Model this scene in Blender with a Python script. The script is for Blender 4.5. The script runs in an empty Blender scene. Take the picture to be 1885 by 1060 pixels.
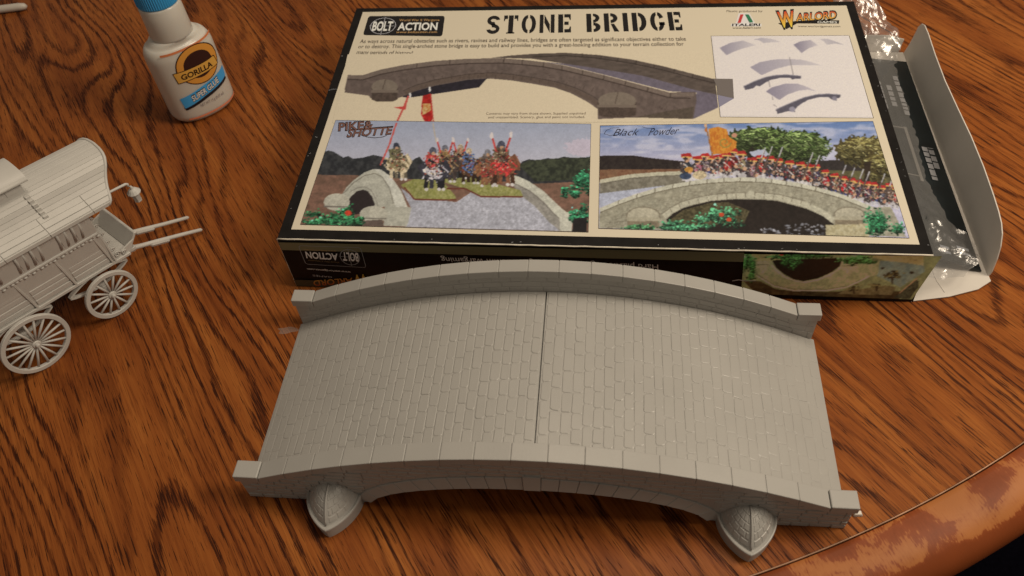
import bpy, bmesh, math, random
import numpy as np
from mathutils import Vector, Matrix

random.seed(7)
rng = np.random.default_rng(7)
sc = bpy.context.scene
col = sc.collection

# ------------------------------------------------------------------ camera
# world: metres, z = 0 is the table top, the model bridge stands at the origin along x
CAM = np.array([0.0244, -0.1997, 0.33])
C_RT = np.array([0.9941, 0.0866, -0.0655]); C_UP = np.array([-0.0249, 0.7686, 0.6392]); C_FW = np.array([-0.1057, 0.6338, -0.7662])
C_RT /= np.linalg.norm(C_RT)
C_FW /= np.linalg.norm(C_FW)
C_UP = np.cross(C_RT, C_FW)
C_RT = np.cross(C_FW, C_UP)
F_PX, CX, CY = 1497.1, 942.5, 530.0

cam_d = bpy.data.cameras.new("camera")
cam = bpy.data.objects.new("camera", cam_d)
col.objects.link(cam)
M = Matrix.Identity(4)
for i in range(3):
    M[i][0], M[i][1], M[i][2], M[i][3] = C_RT[i], C_UP[i], -C_FW[i], CAM[i]
cam.matrix_world = M
cam_d.sensor_fit = 'HORIZONTAL'
cam_d.sensor_width = 36.0
cam_d.lens = F_PX / 1885.0 * 36.0
cam_d.clip_start = 0.005
cam_d.clip_end = 30
cam_d.dof.use_dof = True
cam_d.dof.focus_distance = 0.40
cam_d.dof.aperture_fstop = 20.0
sc.camera = cam

# ------------------------------------------------------------------ light: a warm ceiling fixture with three bulbs, dim room around
world = bpy.data.worlds.new("World")
sc.world = world
world.use_nodes = True
bg = world.node_tree.nodes["Background"]
bg.inputs[0].default_value = (1.0, 0.82, 0.64, 1)
bg.inputs[1].default_value = 0.17
def lamp(loc, power, radius):
    d = bpy.data.lights.new("ceiling_bulb", 'POINT')
    d.energy = power
    d.color = (1.0, 0.84, 0.65)
    d.shadow_soft_size = radius
    o = bpy.data.objects.new("ceiling_bulb", d)
    o.location = loc
    col.objects.link(o)
lamp((0.66, 0.04, 0.74), 20.5, 0.16)
lamp((0.16, 0.20, 1.00), 10.0, 0.14)
lamp((-0.05, 0.40, 1.05), 3.5, 0.12)
sc.view_settings.view_transform = 'Standard'
sc.view_settings.look = 'None'
sc.view_settings.exposure = 0.0
sc.view_settings.gamma = 1.0
sc.view_settings.use_curve_mapping = False
sc.render.engine = 'CYCLES'

# ------------------------------------------------------------------ helpers
MM = 0.001
def ray(px, py):
    return C_FW * F_PX + C_RT * (px - CX) - C_UP * (py - CY)
def on_z(px, py, z=0.0):          # measured photo point -> point (mm) on the level plane z (mm)
    d = ray(px, py); return (CAM + d * ((z * MM - CAM[2]) / d[2])) * 1000
def on_y(px, py, y):              # ... on the upright plane y (mm)
    d = ray(px, py); return (CAM + d * ((y * MM - CAM[1]) / d[1])) * 1000
def to_photo(P):                  # (n,3) mm -> photo coordinates
    d = np.asarray(P, float) * MM - CAM; z = d @ C_FW
    return np.stack([CX + F_PX * (d @ C_RT) / z, CY - F_PX * (d @ C_UP) / z], -1)

ORG = {}
def empty(name, loc_mm, label=None, cat=None, group=None):
    o = bpy.data.objects.new(name, None)
    o.empty_display_size = 0.01
    o.location = Vector(loc_mm) * MM
    col.objects.link(o)
    ORG[o.name] = np.array(loc_mm, float)
    if label: o["label"] = label
    if cat: o["category"] = cat
    if group: o["group"] = group
    return o
def obj(name, verts, faces, mat, parent=None, smooth=False, kind=None, colors=None):
    """verts in world millimetres"""
    org = ORG[parent.name] if parent is not None else np.zeros(3)
    me = bpy.data.meshes.new(name)
    v = (np.asarray(verts, float) - org) * MM
    me.from_pydata(v.tolist() if len(v) < 5000 else [tuple(p) for p in v], [], faces)
    me.materials.append(mat)
    if smooth:
        me.polygons.foreach_set("use_smooth", [True] * len(me.polygons))
    if colors is not None:
        at = me.attributes.new("ink", 'FLOAT_COLOR', 'POINT')
        c = np.ones((len(v), 4), np.float32); c[:, :3] = colors
        at.data.foreach_set("color", c.ravel())
    me.update()
    o = bpy.data.objects.new(name, me)
    col.objects.link(o)
    if parent is not None: o.parent = parent
    ORG[o.name] = org
    if kind: o["kind"] = kind
    return o
def tag(o, label, cat, group=None, kind=None):
    o["label"] = label; o["category"] = cat
    if group: o["group"] = group
    if kind: o["kind"] = kind
    return o
def hexa(c):      # 8 corners: bottom 0-3, top 4-7, same winding (ccw from above)
    return list(c), [(3, 2, 1, 0), (4, 5, 6, 7), (0, 1, 5, 4), (1, 2, 6, 5), (2, 3, 7, 6), (3, 0, 4, 7)]
def bevelled(verts, faces, w, seg=2):
    bm = bmesh.new()
    vs = [bm.verts.new(tuple(p)) for p in verts]
    for f in faces: bm.faces.new([vs[i] for i in f])
    bmesh.ops.recalc_face_normals(bm, faces=bm.faces)
    bmesh.ops.bevel(bm, geom=list(bm.edges), offset=w, segments=seg, affect='EDGES', profile=0.5, clamp_overlap=True)
    bm.verts.index_update()
    V = [tuple(v.co) for v in bm.verts]; Fc = [tuple(v.index for v in f.verts) for f in bm.faces]
    bm.free()
    return V, Fc
def box8(x0, x1, y0, y1, z0, z1):
    return [(x0, y0, z0), (x1, y0, z0), (x1, y1, z0), (x0, y1, z0), (x0, y0, z1), (x1, y0, z1), (x1, y1, z1), (x0, y1, z1)]
class MB:
    def __init__(s): s.v = []; s.f = []
    def add(s, V, F):
        n = len(s.v); s.v += [tuple(p) for p in V]; s.f += [tuple(i + n for i in f) for f in F]; return s
    def build(s, name, mat, parent=None, **k): return obj(name, s.v, s.f, mat, parent, **k)
def tube(path, rad, n=10, cap=True):
    path = [np.array(p, float) for p in path]
    rad = [rad] * len(path) if np.isscalar(rad) else rad
    V, F = [], []
    up = np.array([0, 0, 1.0])
    for i, p in enumerate(path):
        t = path[min(i + 1, len(path) - 1)] - path[max(i - 1, 0)]; t /= np.linalg.norm(t)
        a = np.cross(t, up)
        if np.linalg.norm(a) < 1e-3: a = np.cross(t, np.array([0, 1.0, 0]))
        a /= np.linalg.norm(a); b = np.cross(a, t)
        for k in range(n):
            w = 2 * math.pi * k / n
            V.append(p + rad[i] * (a * math.cos(w) + b * math.sin(w)))
    for i in range(len(path) - 1):
        for k in range(n):
            F.append((i * n + k, i * n + (k + 1) % n, (i + 1) * n + (k + 1) % n, (i + 1) * n + k))
    if cap:
        F.append(tuple(range(n - 1, -1, -1))); F.append(tuple((len(path) - 1) * n + k for k in range(n)))
    return V, F
def grid_faces(nu, nv, closed_u=False):
    F = []
    for i in range(nu - (0 if closed_u else 1)):
        for j in range(nv - 1):
            a = i * nv + j; b = ((i + 1) % nu) * nv + j
            F.append((a, b, b + 1, a + 1))
    return F

# ------------------------------------------------------------------ materials
def lin(c):
    c = np.asarray(c, float) / 255.0
    return np.where(c <= 0.04045, c / 12.92, ((c + 0.055) / 1.055) ** 2.4)
LIGHT = np.array([1.0, 0.86, 0.66])      # tint of the lamp light, taken out of colours read from the photo
def ink(c, k=1.0):
    return np.clip(lin(c) / LIGHT * k, 0.002, 0.85)
def new_mat(name):
    m = bpy.data.materials.new(name); m.use_nodes = True
    nt = m.node_tree; return m, nt, nt.nodes["Principled BSDF"], nt.links
def plain(name, rgb, rough=0.5, spec=0.5, bump=0.0, bscale=900, mottled=0.0, mscale=60):
    m, nt, b, L = new_mat(name)
    b.inputs["Base Color"].default_value = (*rgb, 1)
    b.inputs["Roughness"].default_value = rough
    b.inputs["Specular IOR Level"].default_value = spec
    tc = nt.nodes.new("ShaderNodeTexCoord")
    if mottled:
        n = nt.nodes.new("ShaderNodeTexNoise"); n.inputs["Scale"].default_value = mscale; n.inputs["Detail"].default_value = 5
        L.new(tc.outputs["Object"], n.inputs["Vector"])
        r = nt.nodes.new("ShaderNodeMapRange"); r.inputs[1].default_value = 0.3; r.inputs[2].default_value = 0.7
        r.inputs[3].default_value = 1 - mottled; r.inputs[4].default_value = 1 + mottled
        L.new(n.outputs["Fac"], r.inputs[0])
        mx = nt.nodes.new("ShaderNodeVectorMath"); mx.operation = 'SCALE'
        mx.inputs[0].default_value = rgb
        L.new(r.outputs[0], mx.inputs["Scale"]); L.new(mx.outputs[0], b.inputs["Base Color"])
    if bump:
        n = nt.nodes.new("ShaderNodeTexNoise"); n.inputs["Scale"].default_value = bscale; n.inputs["Detail"].default_value = 3
        L.new(tc.outputs["Object"], n.inputs["Vector"])
        bp = nt.nodes.new("ShaderNodeBump"); bp.inputs["Strength"].default_value = bump; bp.inputs["Distance"].default_value = 0.0004
        L.new(n.outputs["Fac"], bp.inputs["Height"]); L.new(bp.outputs[0], b.inputs["Normal"])
    return m
_inks = {}
def ink_mat(c, rough=0.38):
    key = (tuple(c), rough)
    if key not in _inks:
        _inks[key] = plain("ink_%d_%d_%d" % tuple(c), tuple(ink(c)), rough, 0.4)
    return _inks[key]
M_PRINT, _nt, _b, _L = new_mat("printed_picture")
_a = _nt.nodes.new("ShaderNodeAttribute"); _a.attribute_name = "ink"
_L.new(_a.outputs["Color"], _b.inputs["Base Color"]); _b.inputs["Roughness"].default_value = 0.38; _b.inputs["Specular IOR Level"].default_value = 0.4

M_GREY = plain("grey_styrene", (0.380, 0.377, 0.360), 0.37, 0.5, bump=0.12, bscale=1500, mottled=0.035, mscale=45)
M_WAGON = plain("pale_grey_styrene", (0.545, 0.54, 0.515), 0.44, 0.4, bump=0.12, bscale=1600, mottled=0.04, mscale=90)
M_CARD = plain("bare_cardboard", (0.66, 0.63, 0.585), 0.75, 0.25, bump=0.1, bscale=700, mottled=0.04, mscale=40)
M_CARD_EDGE = plain("worn_card_edge", (0.70, 0.66, 0.57), 0.8, 0.2, mottled=0.25, mscale=140)
M_BLACK = plain("black_print", (0.010, 0.009, 0.009), 0.5, 0.18, mottled=0.3, mscale=120)

# --- oak table top
def oak():
    m, nt, b, L = new_mat("oak_veneer")
    N = nt.nodes.new
    tc = N("ShaderNodeTexCoord")
    rot = N("ShaderNodeVectorRotate"); rot.rotation_type = 'Z_AXIS'; rot.inputs["Angle"].default_value = math.radians(53)
    L.new(tc.outputs["Object"], rot.inputs["Vector"])
    def mapped(sx, sy, ox=0, oy=0):
        mp = N("ShaderNodeMapping"); mp.inputs["Scale"].default_value = (sx, sy, 1); mp.inputs["Location"].default_value = (ox, oy, 0)
        L.new(rot.outputs[0], mp.inputs["Vector"]); return mp.outputs[0]
    def noise(vec, scale, detail=2, rough=0.5, dist=0.0):
        n = N("ShaderNodeTexNoise"); n.noise_dimensions = '2D'
        n.inputs["Scale"].default_value = scale; n.inputs["Detail"].default_value = detail
        n.inputs["Roughness"].default_value = rough; n.inputs["Distortion"].default_value = dist
        L.new(vec, n.inputs["Vector"]); return n.outputs["Fac"]
    def math_(op, a, c=None, d=None):
        k = N("ShaderNodeMath"); k.operation = op
        for i, x in enumerate((a, c, d)):
            if x is None: continue
            if isinstance(x, (int, float)): k.inputs[i].default_value = x
            else: L.new(x, k.inputs[i])
        return k.outputs[0]
    def rng_(x, a, b_, c, d, smooth=True):
        k = N("ShaderNodeMapRange"); k.interpolation_type = 'SMOOTHSTEP' if smooth else 'LINEAR'
        L.new(x, k.inputs[0])
        for i, q in enumerate((a, b_, c, d)):
            if isinstance(q, (int, float)): k.inputs[i + 1].default_value = q
            else: L.new(q, k.inputs[i + 1])
        return k.outputs[0]
    sep = N("ShaderNodeSeparateXYZ"); L.new(rot.outputs[0], sep.inputs[0])
    # growth rings: contours of a long stretched field give straight runs and cathedral arches
    broad = noise(mapped(1.0, 6.0, 3.1, 0.4), 4.0, 0.6, 0.4, 0.1)
    wav = noise(mapped(1.0, 5.0, 7, 2), 12.0, 2, 0.5)
    frayed = noise(mapped(1.0, 27.0), 46.0, 2.5, 0.65)
    ring = math_('ADD', math_('MULTIPLY', broad, 10.0), math_('MULTIPLY', sep.outputs["Y"], 118.0))
    ring = math_('ADD', ring, math_('MULTIPLY', wav, 0.9))
    ring = math_('ADD', ring, math_('MULTIPLY', frayed, 0.62))
    fr = math_('FRACT', ring)
    band = N("ShaderNodeValToRGB"); L.new(fr, band.inputs[0])
    e = band.color_ramp.elements
    e[0].position = 0.0; e[0].color = (0.55, 0.55, 0.55, 1)
    e[1].position = 1.0; e[1].color = (0.95, 0.95, 0.95, 1)
    for p, v in ((0.06, 0.10), (0.50, 0.0), (0.66, 0.18), (0.80, 1.0)):
        q = e.new(p); q.color = (v, v, v, 1)
    bandv = band.outputs["Color"]
    # each ring has its own strength
    ringid = math_('FLOOR', ring)
    wn = N("ShaderNodeTexWhiteNoise"); wn.noise_dimensions = '1D'; L.new(ringid, wn.inputs["W"])
    strength = rng_(wn.outputs["Value"], 0.0, 1.0, 0.40, 1.0, False)
    bandv = math_('MULTIPLY', bandv, strength)
    # open pores: fine dark dashes along the grain, dense in the early wood
    pores = noise(mapped(1.0, 30.0, 1, 5), 52.0, 2, 0.55)
    thr = math_('SUBTRACT', 0.665, math_('MULTIPLY', bandv, 0.20))
    pore = rng_(pores, thr, math_('ADD', thr, 0.035), 0.0, 1.0)
    fine = noise(mapped(1.0, 58.0, 9, 1), 40.0, 2.0, 0.6)
    finep = rng_(fine, 0.575, 0.655, 0.0, 0.85)
    tone = noise(mapped(1.0, 6.0, 2, 8), 9.0, 3, 0.55)
    streak = noise(mapped(1.0, 40.0, 4, 4), 20.0, 2, 0.5)
    base = N("ShaderNodeValToRGB"); L.new(math_('ADD', math_('MULTIPLY', tone, 0.65), math_('MULTIPLY', streak, 0.35)), base.inputs[0])
    e = base.color_ramp.elements
    e[0].position = 0.24; e[0].color = (0.175, 0.046, 0.0115, 1)
    e[1].position = 0.76; e[1].color = (0.40, 0.140, 0.031, 1)
    q = e.new(0.5); q.color = (0.282, 0.086, 0.0190, 1)
    def mix(fac, a, c):
        k = N("ShaderNodeMix"); k.data_type = 'RGBA'
        L.new(fac, k.inputs["Factor"]); L.new(a, k.inputs["A"])
        if isinstance(c, tuple): k.inputs["B"].default_value = c
        else: L.new(c, k.inputs["B"])
        return k.outputs["Result"]
    c1 = mix(math_('MULTIPLY', bandv, 0.80), base.outputs["Color"], (0.060, 0.0125, 0.0045, 1))
    c2 = mix(math_('MULTIPLY', finep, 0.55), c1, (0.075, 0.0165, 0.005, 1))
    c3 = mix(math_('MULTIPLY', pore, 0.86), c2, (0.028, 0.0075, 0.0035, 1))
    L.new(c3, b.inputs["Base Color"])
    rough = rng_(pore, 0, 1, 0.36, 0.55, False)
    L.new(rough, b.inputs["Roughness"])
    b.inputs["Specular IOR Level"].default_value = 0.10
    bp = N("ShaderNodeBump"); bp.inputs["Strength"].default_value = 0.16; bp.inputs["Distance"].default_value = 0.0003; bp.invert = True
    L.new(math_('ADD', pore, math_('MULTIPLY', finep, 0.5)), bp.inputs["Height"]); L.new(bp.outputs[0], b.inputs["Normal"])
    return m
M_OAK = oak()
def worn_edge():
    m, nt, b, L = new_mat("worn_varnished_edge")
    N = nt.nodes.new
    tc = N("ShaderNodeTexCoord")
    # polar coordinates about the table's centre: along the band and across it
    sub = N("ShaderNodeVectorMath"); sub.operation = 'SUBTRACT'; L.new(tc.outputs["Object"], sub.inputs[0]); sub.inputs[1].default_value = (0, 0, 0)
    sep = N("ShaderNodeSeparateXYZ"); L.new(sub.outputs[0], sep.inputs[0])
    at2 = N("ShaderNodeMath"); at2.operation = 'ARCTAN2'; L.new(sep.outputs["Y"], at2.inputs[0]); L.new(sep.outputs["X"], at2.inputs[1])
    ln = N("ShaderNodeVectorMath"); ln.operation = 'LENGTH'
    flat = N("ShaderNodeCombineXYZ"); L.new(sep.outputs["X"], flat.inputs[0]); L.new(sep.outputs["Y"], flat.inputs[1])
    L.new(flat.outputs[0], ln.inputs[0])
    cmb = N("ShaderNodeCombineXYZ")
    k = N("ShaderNodeMath"); k.operation = 'MULTIPLY'; k.inputs[1].default_value = 0.6; L.new(at2.outputs[0], k.inputs[0])
    L.new(k.outputs[0], cmb.inputs[0]); L.new(ln.outputs["Value"], cmb.inputs[1]); L.new(sep.outputs["Z"], cmb.inputs[2])
    def noise(scale, vec, det=4, dist=0.0):
        n = N("ShaderNodeTexNoise"); n.inputs["Scale"].default_value = scale; n.inputs["Detail"].default_value = det; n.inputs["Distortion"].default_value = dist
        L.new(vec, n.inputs["Vector"]); return n.outputs["Fac"]
    mp = N("ShaderNodeMapping"); mp.inputs["Scale"].default_value = (1.0, 1.5, 1.5); L.new(cmb.outputs[0], mp.inputs["Vector"])
    big = noise(46, mp.outputs[0], 4.0, 0.5)
    mp2 = N("ShaderNodeMapping"); mp2.inputs["Scale"].default_value = (2.2, 0.55, 1); mp2.inputs["Rotation"].default_value = (0, 0, math.radians(38)); L.new(cmb.outputs[0], mp2.inputs["Vector"])
    sm = noise(460, mp2.outputs[0], 3)
    add = N("ShaderNodeMath"); add.operation = 'MULTIPLY_ADD'; L.new(sm, add.inputs[0]); add.inputs[1].default_value = 0.27; L.new(big, add.inputs[2])
    # the wear sits along the crown of the band
    crown = N("ShaderNodeMapRange"); L.new(ln.outputs["Value"], crown.inputs[0])
    crown.inputs[1].default_value = 0.594; crown.inputs[2].default_value = 0.603; crown.inputs[3].default_value = -0.09; crown.inputs[4].default_value = 0.025
    crown2 = N("ShaderNodeMapRange"); L.new(ln.outputs["Value"], crown2.inputs[0])
    crown2.inputs[1].default_value = 0.6075; crown2.inputs[2].default_value = 0.6115; crown2.inputs[3].default_value = 0.0; crown2.inputs[4].default_value = -0.3
    a2 = N("ShaderNodeMath"); a2.operation = 'ADD'; L.new(crown.outputs[0], a2.inputs[0]); L.new(crown2.outputs[0], a2.inputs[1])
    a3 = N("ShaderNodeMath"); a3.operation = 'ADD'; L.new(a2.outputs[0], a3.inputs[0]); L.new(add.outputs[0], a3.inputs[1])
    r = N("ShaderNodeValToRGB"); L.new(a3.outputs[0], r.inputs[0])
    e = r.color_ramp.elements
    e[0].position = 0.47; e[0].color = (0.21, 0.052, 0.0145, 1)
    e[1].position = 0.68; e[1].color = (0.40, 0.150, 0.046, 1)
    q = e.new(0.572); q.color = (0.245, 0.062, 0.018, 1)
    q = e.new(0.602); q.color = (0.36, 0.125, 0.037, 1)
    tone = noise(20, cmb.outputs[0], 3)
    mr = N("ShaderNodeMapRange"); L.new(tone, mr.inputs[0]); mr.inputs[1].default_value = .3; mr.inputs[2].default_value = .7; mr.inputs[3].default_value = .8; mr.inputs[4].default_value = 1.15
    sc_ = N("ShaderNodeVectorMath"); sc_.operation = 'SCALE'; L.new(r.outputs["Color"], sc_.inputs[0]); L.new(mr.outputs[0], sc_.inputs["Scale"])
    L.new(sc_.outputs[0], b.inputs["Base Color"])
    b.inputs["Roughness"].default_value = 0.45; b.inputs["Specular IOR Level"].default_value = 0.15
    bp = N("ShaderNodeBump"); bp.inputs["Strength"].default_value = 0.12; bp.inputs["Distance"].default_value = 0.0003
    L.new(sm, bp.inputs["Height"]); L.new(bp.outputs[0], b.inputs["Normal"])
    return m
M_EDGE = worn_edge()

# ------------------------------------------------------------------ the setting: floor and round table
floor_m = plain("dark_carpet", (0.004, 0.0035, 0.007), 0.95, 0.02, bump=0.4, bscale=300, mottled=0.3, mscale=200)
fl = obj("floor", [(-6000, -6000, -740), (6000, -6000, -740), (6000, 6000, -740), (-6000, 6000, -740)], [(0, 1, 2, 3)], floor_m)
fl["kind"] = "structure"

TC = np.array([-129.2, 474.3, 0.0]); TR = 589.4
table = empty("round_table", tuple(TC), "round oak table with a worn reddish edge band and dark open grain", "table")
def lathe_ring(profile, n=360):
    V, F = [], []
    m = len(profile)
    for i in range(n):
        w = 2 * math.pi * i / n
        for r, z in profile: V.append((TC[0] + r * math.cos(w), TC[1] + r * math.sin(w), z))
    for i in range(n):
        for j in range(m - 1):
            a = i * m + j; b = ((i + 1) % n) * m + j
            F.append((a, b, b + 1, a + 1))
    return V, F
V = [(TC[0] + (TR - 0.55) * math.cos(2 * math.pi * i / 360), TC[1] + (TR - 0.55) * math.sin(2 * math.pi * i / 360), 0) for i in range(360)]
n0 = len(V)
V += [(x, y, -20) for x, y, z in V]
Fc = [tuple(range(360)), tuple(range(719, 359, -1))] + [(i, i + 360, (i + 1) % 360 + 360, (i + 1) % 360) for i in range(360)]
obj("tabletop", V, Fc, M_OAK, table)
V, Fc = lathe_ring([(TR - 0.45, -1.2), (TR - 0.42, -0.02), (TR - 0.3, 0.06), (TR - 0.12, 0.0), (TR - 0.08, -1.2)])
obj("edging_strip", V, Fc, plain("pale_edging", (0.50, 0.30, 0.19), 0.4, 0.5, mottled=0.4, mscale=90), table, smooth=True)
prof = [(TR + 0.35, -3.0), (TR + 0.45, -0.5), (TR + 0.9, -0.15)]
for k in range(1, 22):
    t = k / 21
    prof.append((TR + 0.9 + 25.6 * math.sin(t * math.pi / 2), -0.15 - 16.0 * (1 - math.cos(t * math.pi / 2)) ** 1.35))
prof += [(TR + 26.4, -17.0), (TR + 25.6, -22.0), (TR + 22.0, -27.0), (TR + 10, -29.0), (TR - 20, -29.0)]
V, Fc = lathe_ring(prof)
obj("edge_band", V, Fc, M_EDGE, table, smooth=True)

# ------------------------------------------------------------------ the model bridge
bridge = empty("model_bridge", (0, 0, 0), "large grey plastic model of an arched stone bridge in the foreground", "model bridge")
HL, WF, WI = 128.6, 50.75, 45.0        # half length, outer and inner face of the parapet walls
deck_z = lambda x: 32.2 - 0.00192 * x * x
top_z = lambda x: 47.7 - 0.00198 * x * x
COPE = 4.4
def cope_bot(x): return (top_z(x) if abs(x) < 118.0 else 20.6) - COPE
def intr(x): return 24.0 * math.sqrt(max(0, 1 - (x / 72.5) ** 2))
def extr(x): return 31.2 * math.sqrt(max(0, 1 - (x / 78.5) ** 2))
# road deck: two moulded halves meeting at a seam
halves = []
for sgn in (-1, 1):
    xs = np.linspace(0.3, 129.4, 40) * sgn
    if sgn < 0: xs = xs[::-1]
    V, Fc = [], []
    for x in xs:
        zt = max(deck_z(x), 0.12); zb = max(zt - 2.2, 0.0)
        V += [(x, -WI - 0.5, zb), (x, WI + 0.2, zb), (x, WI + 0.2, zt), (x, -WI - 0.5, zt)]
    for i in range(len(xs) - 1):
        for k in range(4):
            a, b = i * 4 + k, i * 4 + (k + 1) % 4
            Fc.append((a, a + 4, b + 4, b))
    Fc += [(0, 1, 2, 3), tuple(len(V) - 4 + k for k in (3, 2, 1, 0))]
    halves.append(obj("road_deck", V, Fc, M_GREY, bridge))
obj("seam_light_block", *hexa(box8(-3, 3, -WI + .3, WI - .3, 28.2, 29.6)), M_GREY, bridge)  # hidden strip added below the seam to stop light leaking through
# paving stones in courses across the road
def paving_stone(x0, x1, y0, y1, lift):
    cx, cy = (x0 + x1) / 2, (y0 + y1) / 2
    hx, hy = (x1 - x0) / 2, (y1 - y0) / 2
    c = min(hx, hy) * random.uniform(0.24, 0.42)
    out = []
    for (sx, sy, first) in ((1, -1, 0), (1, 1, 1), (-1, 1, 0), (-1, -1, 1)):
        p = [(sx * hx, sy * (hy - c)), (sx * (hx - c), sy * hy)]
        if (sx, sy) in ((1, -1), (-1, 1)): p = p[::-1]
        out += [(a + random.uniform(-.17, .17), b + random.uniform(-.3, .3)) for a, b in p]
    tx, ty = random.gauss(0, 0.014), random.gauss(0, 0.006)
    V = []
    for k, (s, z) in enumerate(((1.0, -0.12), (1.0, lift * 0.45), (None, lift))):
        for a, b in out:
            if s is None:
                aa, bb = a - math.copysign(0.24, a), b - math.copysign(0.28, b)
            else: aa, bb = a, b
            zz = z + (tx * aa + ty * bb if k else 0)
            V.append((cx + aa, cy + bb, max(deck_z(cx + aa), 0.12) + zz))
    Fc = [tuple(range(16, 24))]
    for k in range(2):
        for i in range(8): Fc.append((k * 8 + i, k * 8 + (i + 1) % 8, (k + 1) * 8 + (i + 1) % 8, (k + 1) * 8 + i))
    return V, Fc, cx, cy
stones = []
for sgn in (-1, 1):
    x = 0.9
    while x < 128.0:
        w = random.uniform(3.9, 4.8)
        if x + w > 127.4: w = 129.3 - x
        if w < 1.5: break
        y = -WI + 0.3 - random.uniform(0, 8)
        while y < WI - 0.4:
            ln = random.choice((7.2, 8.4, 9.2, 9.8, 10.5, 11.5)) + random.uniform(-.4, .4)
            y0, y1 = max(y, -WI + 0.3), min(y + ln, WI - 0.35)
            if y1 - y0 > 1.4:
                a, b = (x, x + w - 0.30) if sgn > 0 else (-x - w + 0.30, -x)
                lift = 0.22 * (1 - 0.55 * (abs(x) / 129) ** 4) * random.uniform(0.8, 1.1)
                stones.append((sgn,) + paving_stone(a, b, y0 + 0.12, y1 - 0.12, lift))
            y += ln
        x += w
order = sorted(range(len(stones)), key=lambda i: (stones[i][4] < -35, stones[i][4]))
single = set(order[:300])
rest = MB()
for i, (sgn, V, Fc, cx, cy) in enumerate(stones):
    if i in single: obj("paving_stone", V, Fc, M_GREY, halves[0 if sgn < 0 else 1])
    else: rest.add(V, Fc)
rest.build("paving_stone_field", M_GREY, bridge, kind="stuff")

def wall(side):
    """parapet wall pierced by the arch; side -1 = near, +1 = far"""
    ya, yb = (-WF, -WI) if side < 0 else (WI, WF)
    xs = sorted(set([-128.0, -118.0, -118.01, 118.0, 118.01, 128.0, -72.5, 72.5] + list(np.linspace(-127, 127, 90)) + list(72.5 * np.sin(np.linspace(-1.57, 1.57, 60)))))
    V, Fc = [], []
    for x in xs:
        zl, zh = intr(x), cope_bot(x) + 0.2
        V += [(x, ya, zl), (x, ya, zh), (x, yb, zh), (x, yb, zl)]
    for i in range(len(xs) - 1):
        a = i * 4
        Fc += [(a, a + 4, a + 5, a + 1), (a + 2, a + 6, a + 7, a + 3), (a + 1, a + 5, a + 6, a + 2), (a + 3, a + 7, a + 4, a)]
    n = len(V) - 4
    Fc += [(0, 1, 2, 3), (n + 3, n + 2, n + 1, n)]
    return obj("parapet_wall", V, Fc, M_GREY, bridge)
near, far = wall(-1), wall(1)
# coping stones, an end block at each end
for side, w in ((-1, near), (1, far)):
    y0, y1 = (-52.2, -44.2) if side < 0 else (44.2, 51.6)
    joints = np.array([-118, -105, -91.8, -78.2, -64.5, -50.5, -36.3, -22.1, -8.0, 6.3, 20.8, 35.3, 49.6, 63.7, 77.7, 91.5, 104.8, 118])
    joints = joints + np.array([0] + list(rng.uniform(-.3, .3, 16)) + [0])
    xs = np.linspace(-117.9, 117.9, 80); Vb = []
    for x in xs: Vb += [(x, y0 + .3, top_z(x) - COPE + .3), (x, y1 - .3, top_z(x) - COPE + .3), (x, y1 - .3, top_z(x) - .38), (x, y0 + .3, top_z(x) - .38)]
    obj("coping_bed", Vb, [(i * 4 + k, (i + 1) * 4 + k, (i + 1) * 4 + (k + 1) % 4, i * 4 + (k + 1) % 4) for i in range(79) for k in range(4)], M_GREY, w)
    for x0, x1 in zip(joints[:-1], joints[1:]):
        a, b = x0 + 0.11, x1 - 0.11
        dz = random.uniform(-.06, .06)
        za, zb = top_z(a) + dz, top_z(b) + dz
        V, Fc = hexa([(a, y0, za - COPE), (b, y0, zb - COPE), (b, y1, zb - COPE), (a, y1, za - COPE), (a, y0, za), (b, y0, zb), (b, y1, zb), (a, y1, za)])
        obj("coping_stone", *bevelled(V, Fc, 0.33), M_GREY, w)
    for s in (-1, 1):
        xa, xb = (118.1, 129.0) if s > 0 else (-129.0, -118.1)
        obj("coping_end_block", *bevelled(*hexa(box8(xa, xb, y0, y1, 20.8 - COPE - 0.2, 20.8)), 0.45), M_GREY, w)
# arch stones on the near face
ex = [-77.6, -73, -66, -59, -51, -43.4, -35.6, -27.6, -19.6, -11.6, -4.2, 3.4, 11.0, 18.9, 26.6, 34.5, 42.7, 50.6, 58.4, 66, 73, 77.6]
for x0, x1 in zip(ex[:-1], ex[1:]):
    a, b = x0 + 0.08, x1 - 0.08
    ia, ib = a * 72.5 / 78.5, b * 72.5 / 78.5
    key = x0 == -4.2
    up = 1.6 if key else 0
    yl, yt, y1 = (-WF - 2.5, -WF - 0.9, -WF + 0.4) if key else (-WF - 2.2, -WF - 0.6, -WF + 0.4)
    za, zb = intr(ia), intr(ib)
    V = [(ia, yl, za), (ib, yl, zb), (ib, y1, zb), (ia, y1, za), (a, yt, extr(a) + up), (b, yt, extr(b) + up), (b, y1, extr(b) + up), (a, y1, extr(a) + up)]
    obj("keystone" if key else "arch_stone", *bevelled(*hexa(V), 0.26), M_GREY, near)
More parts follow.
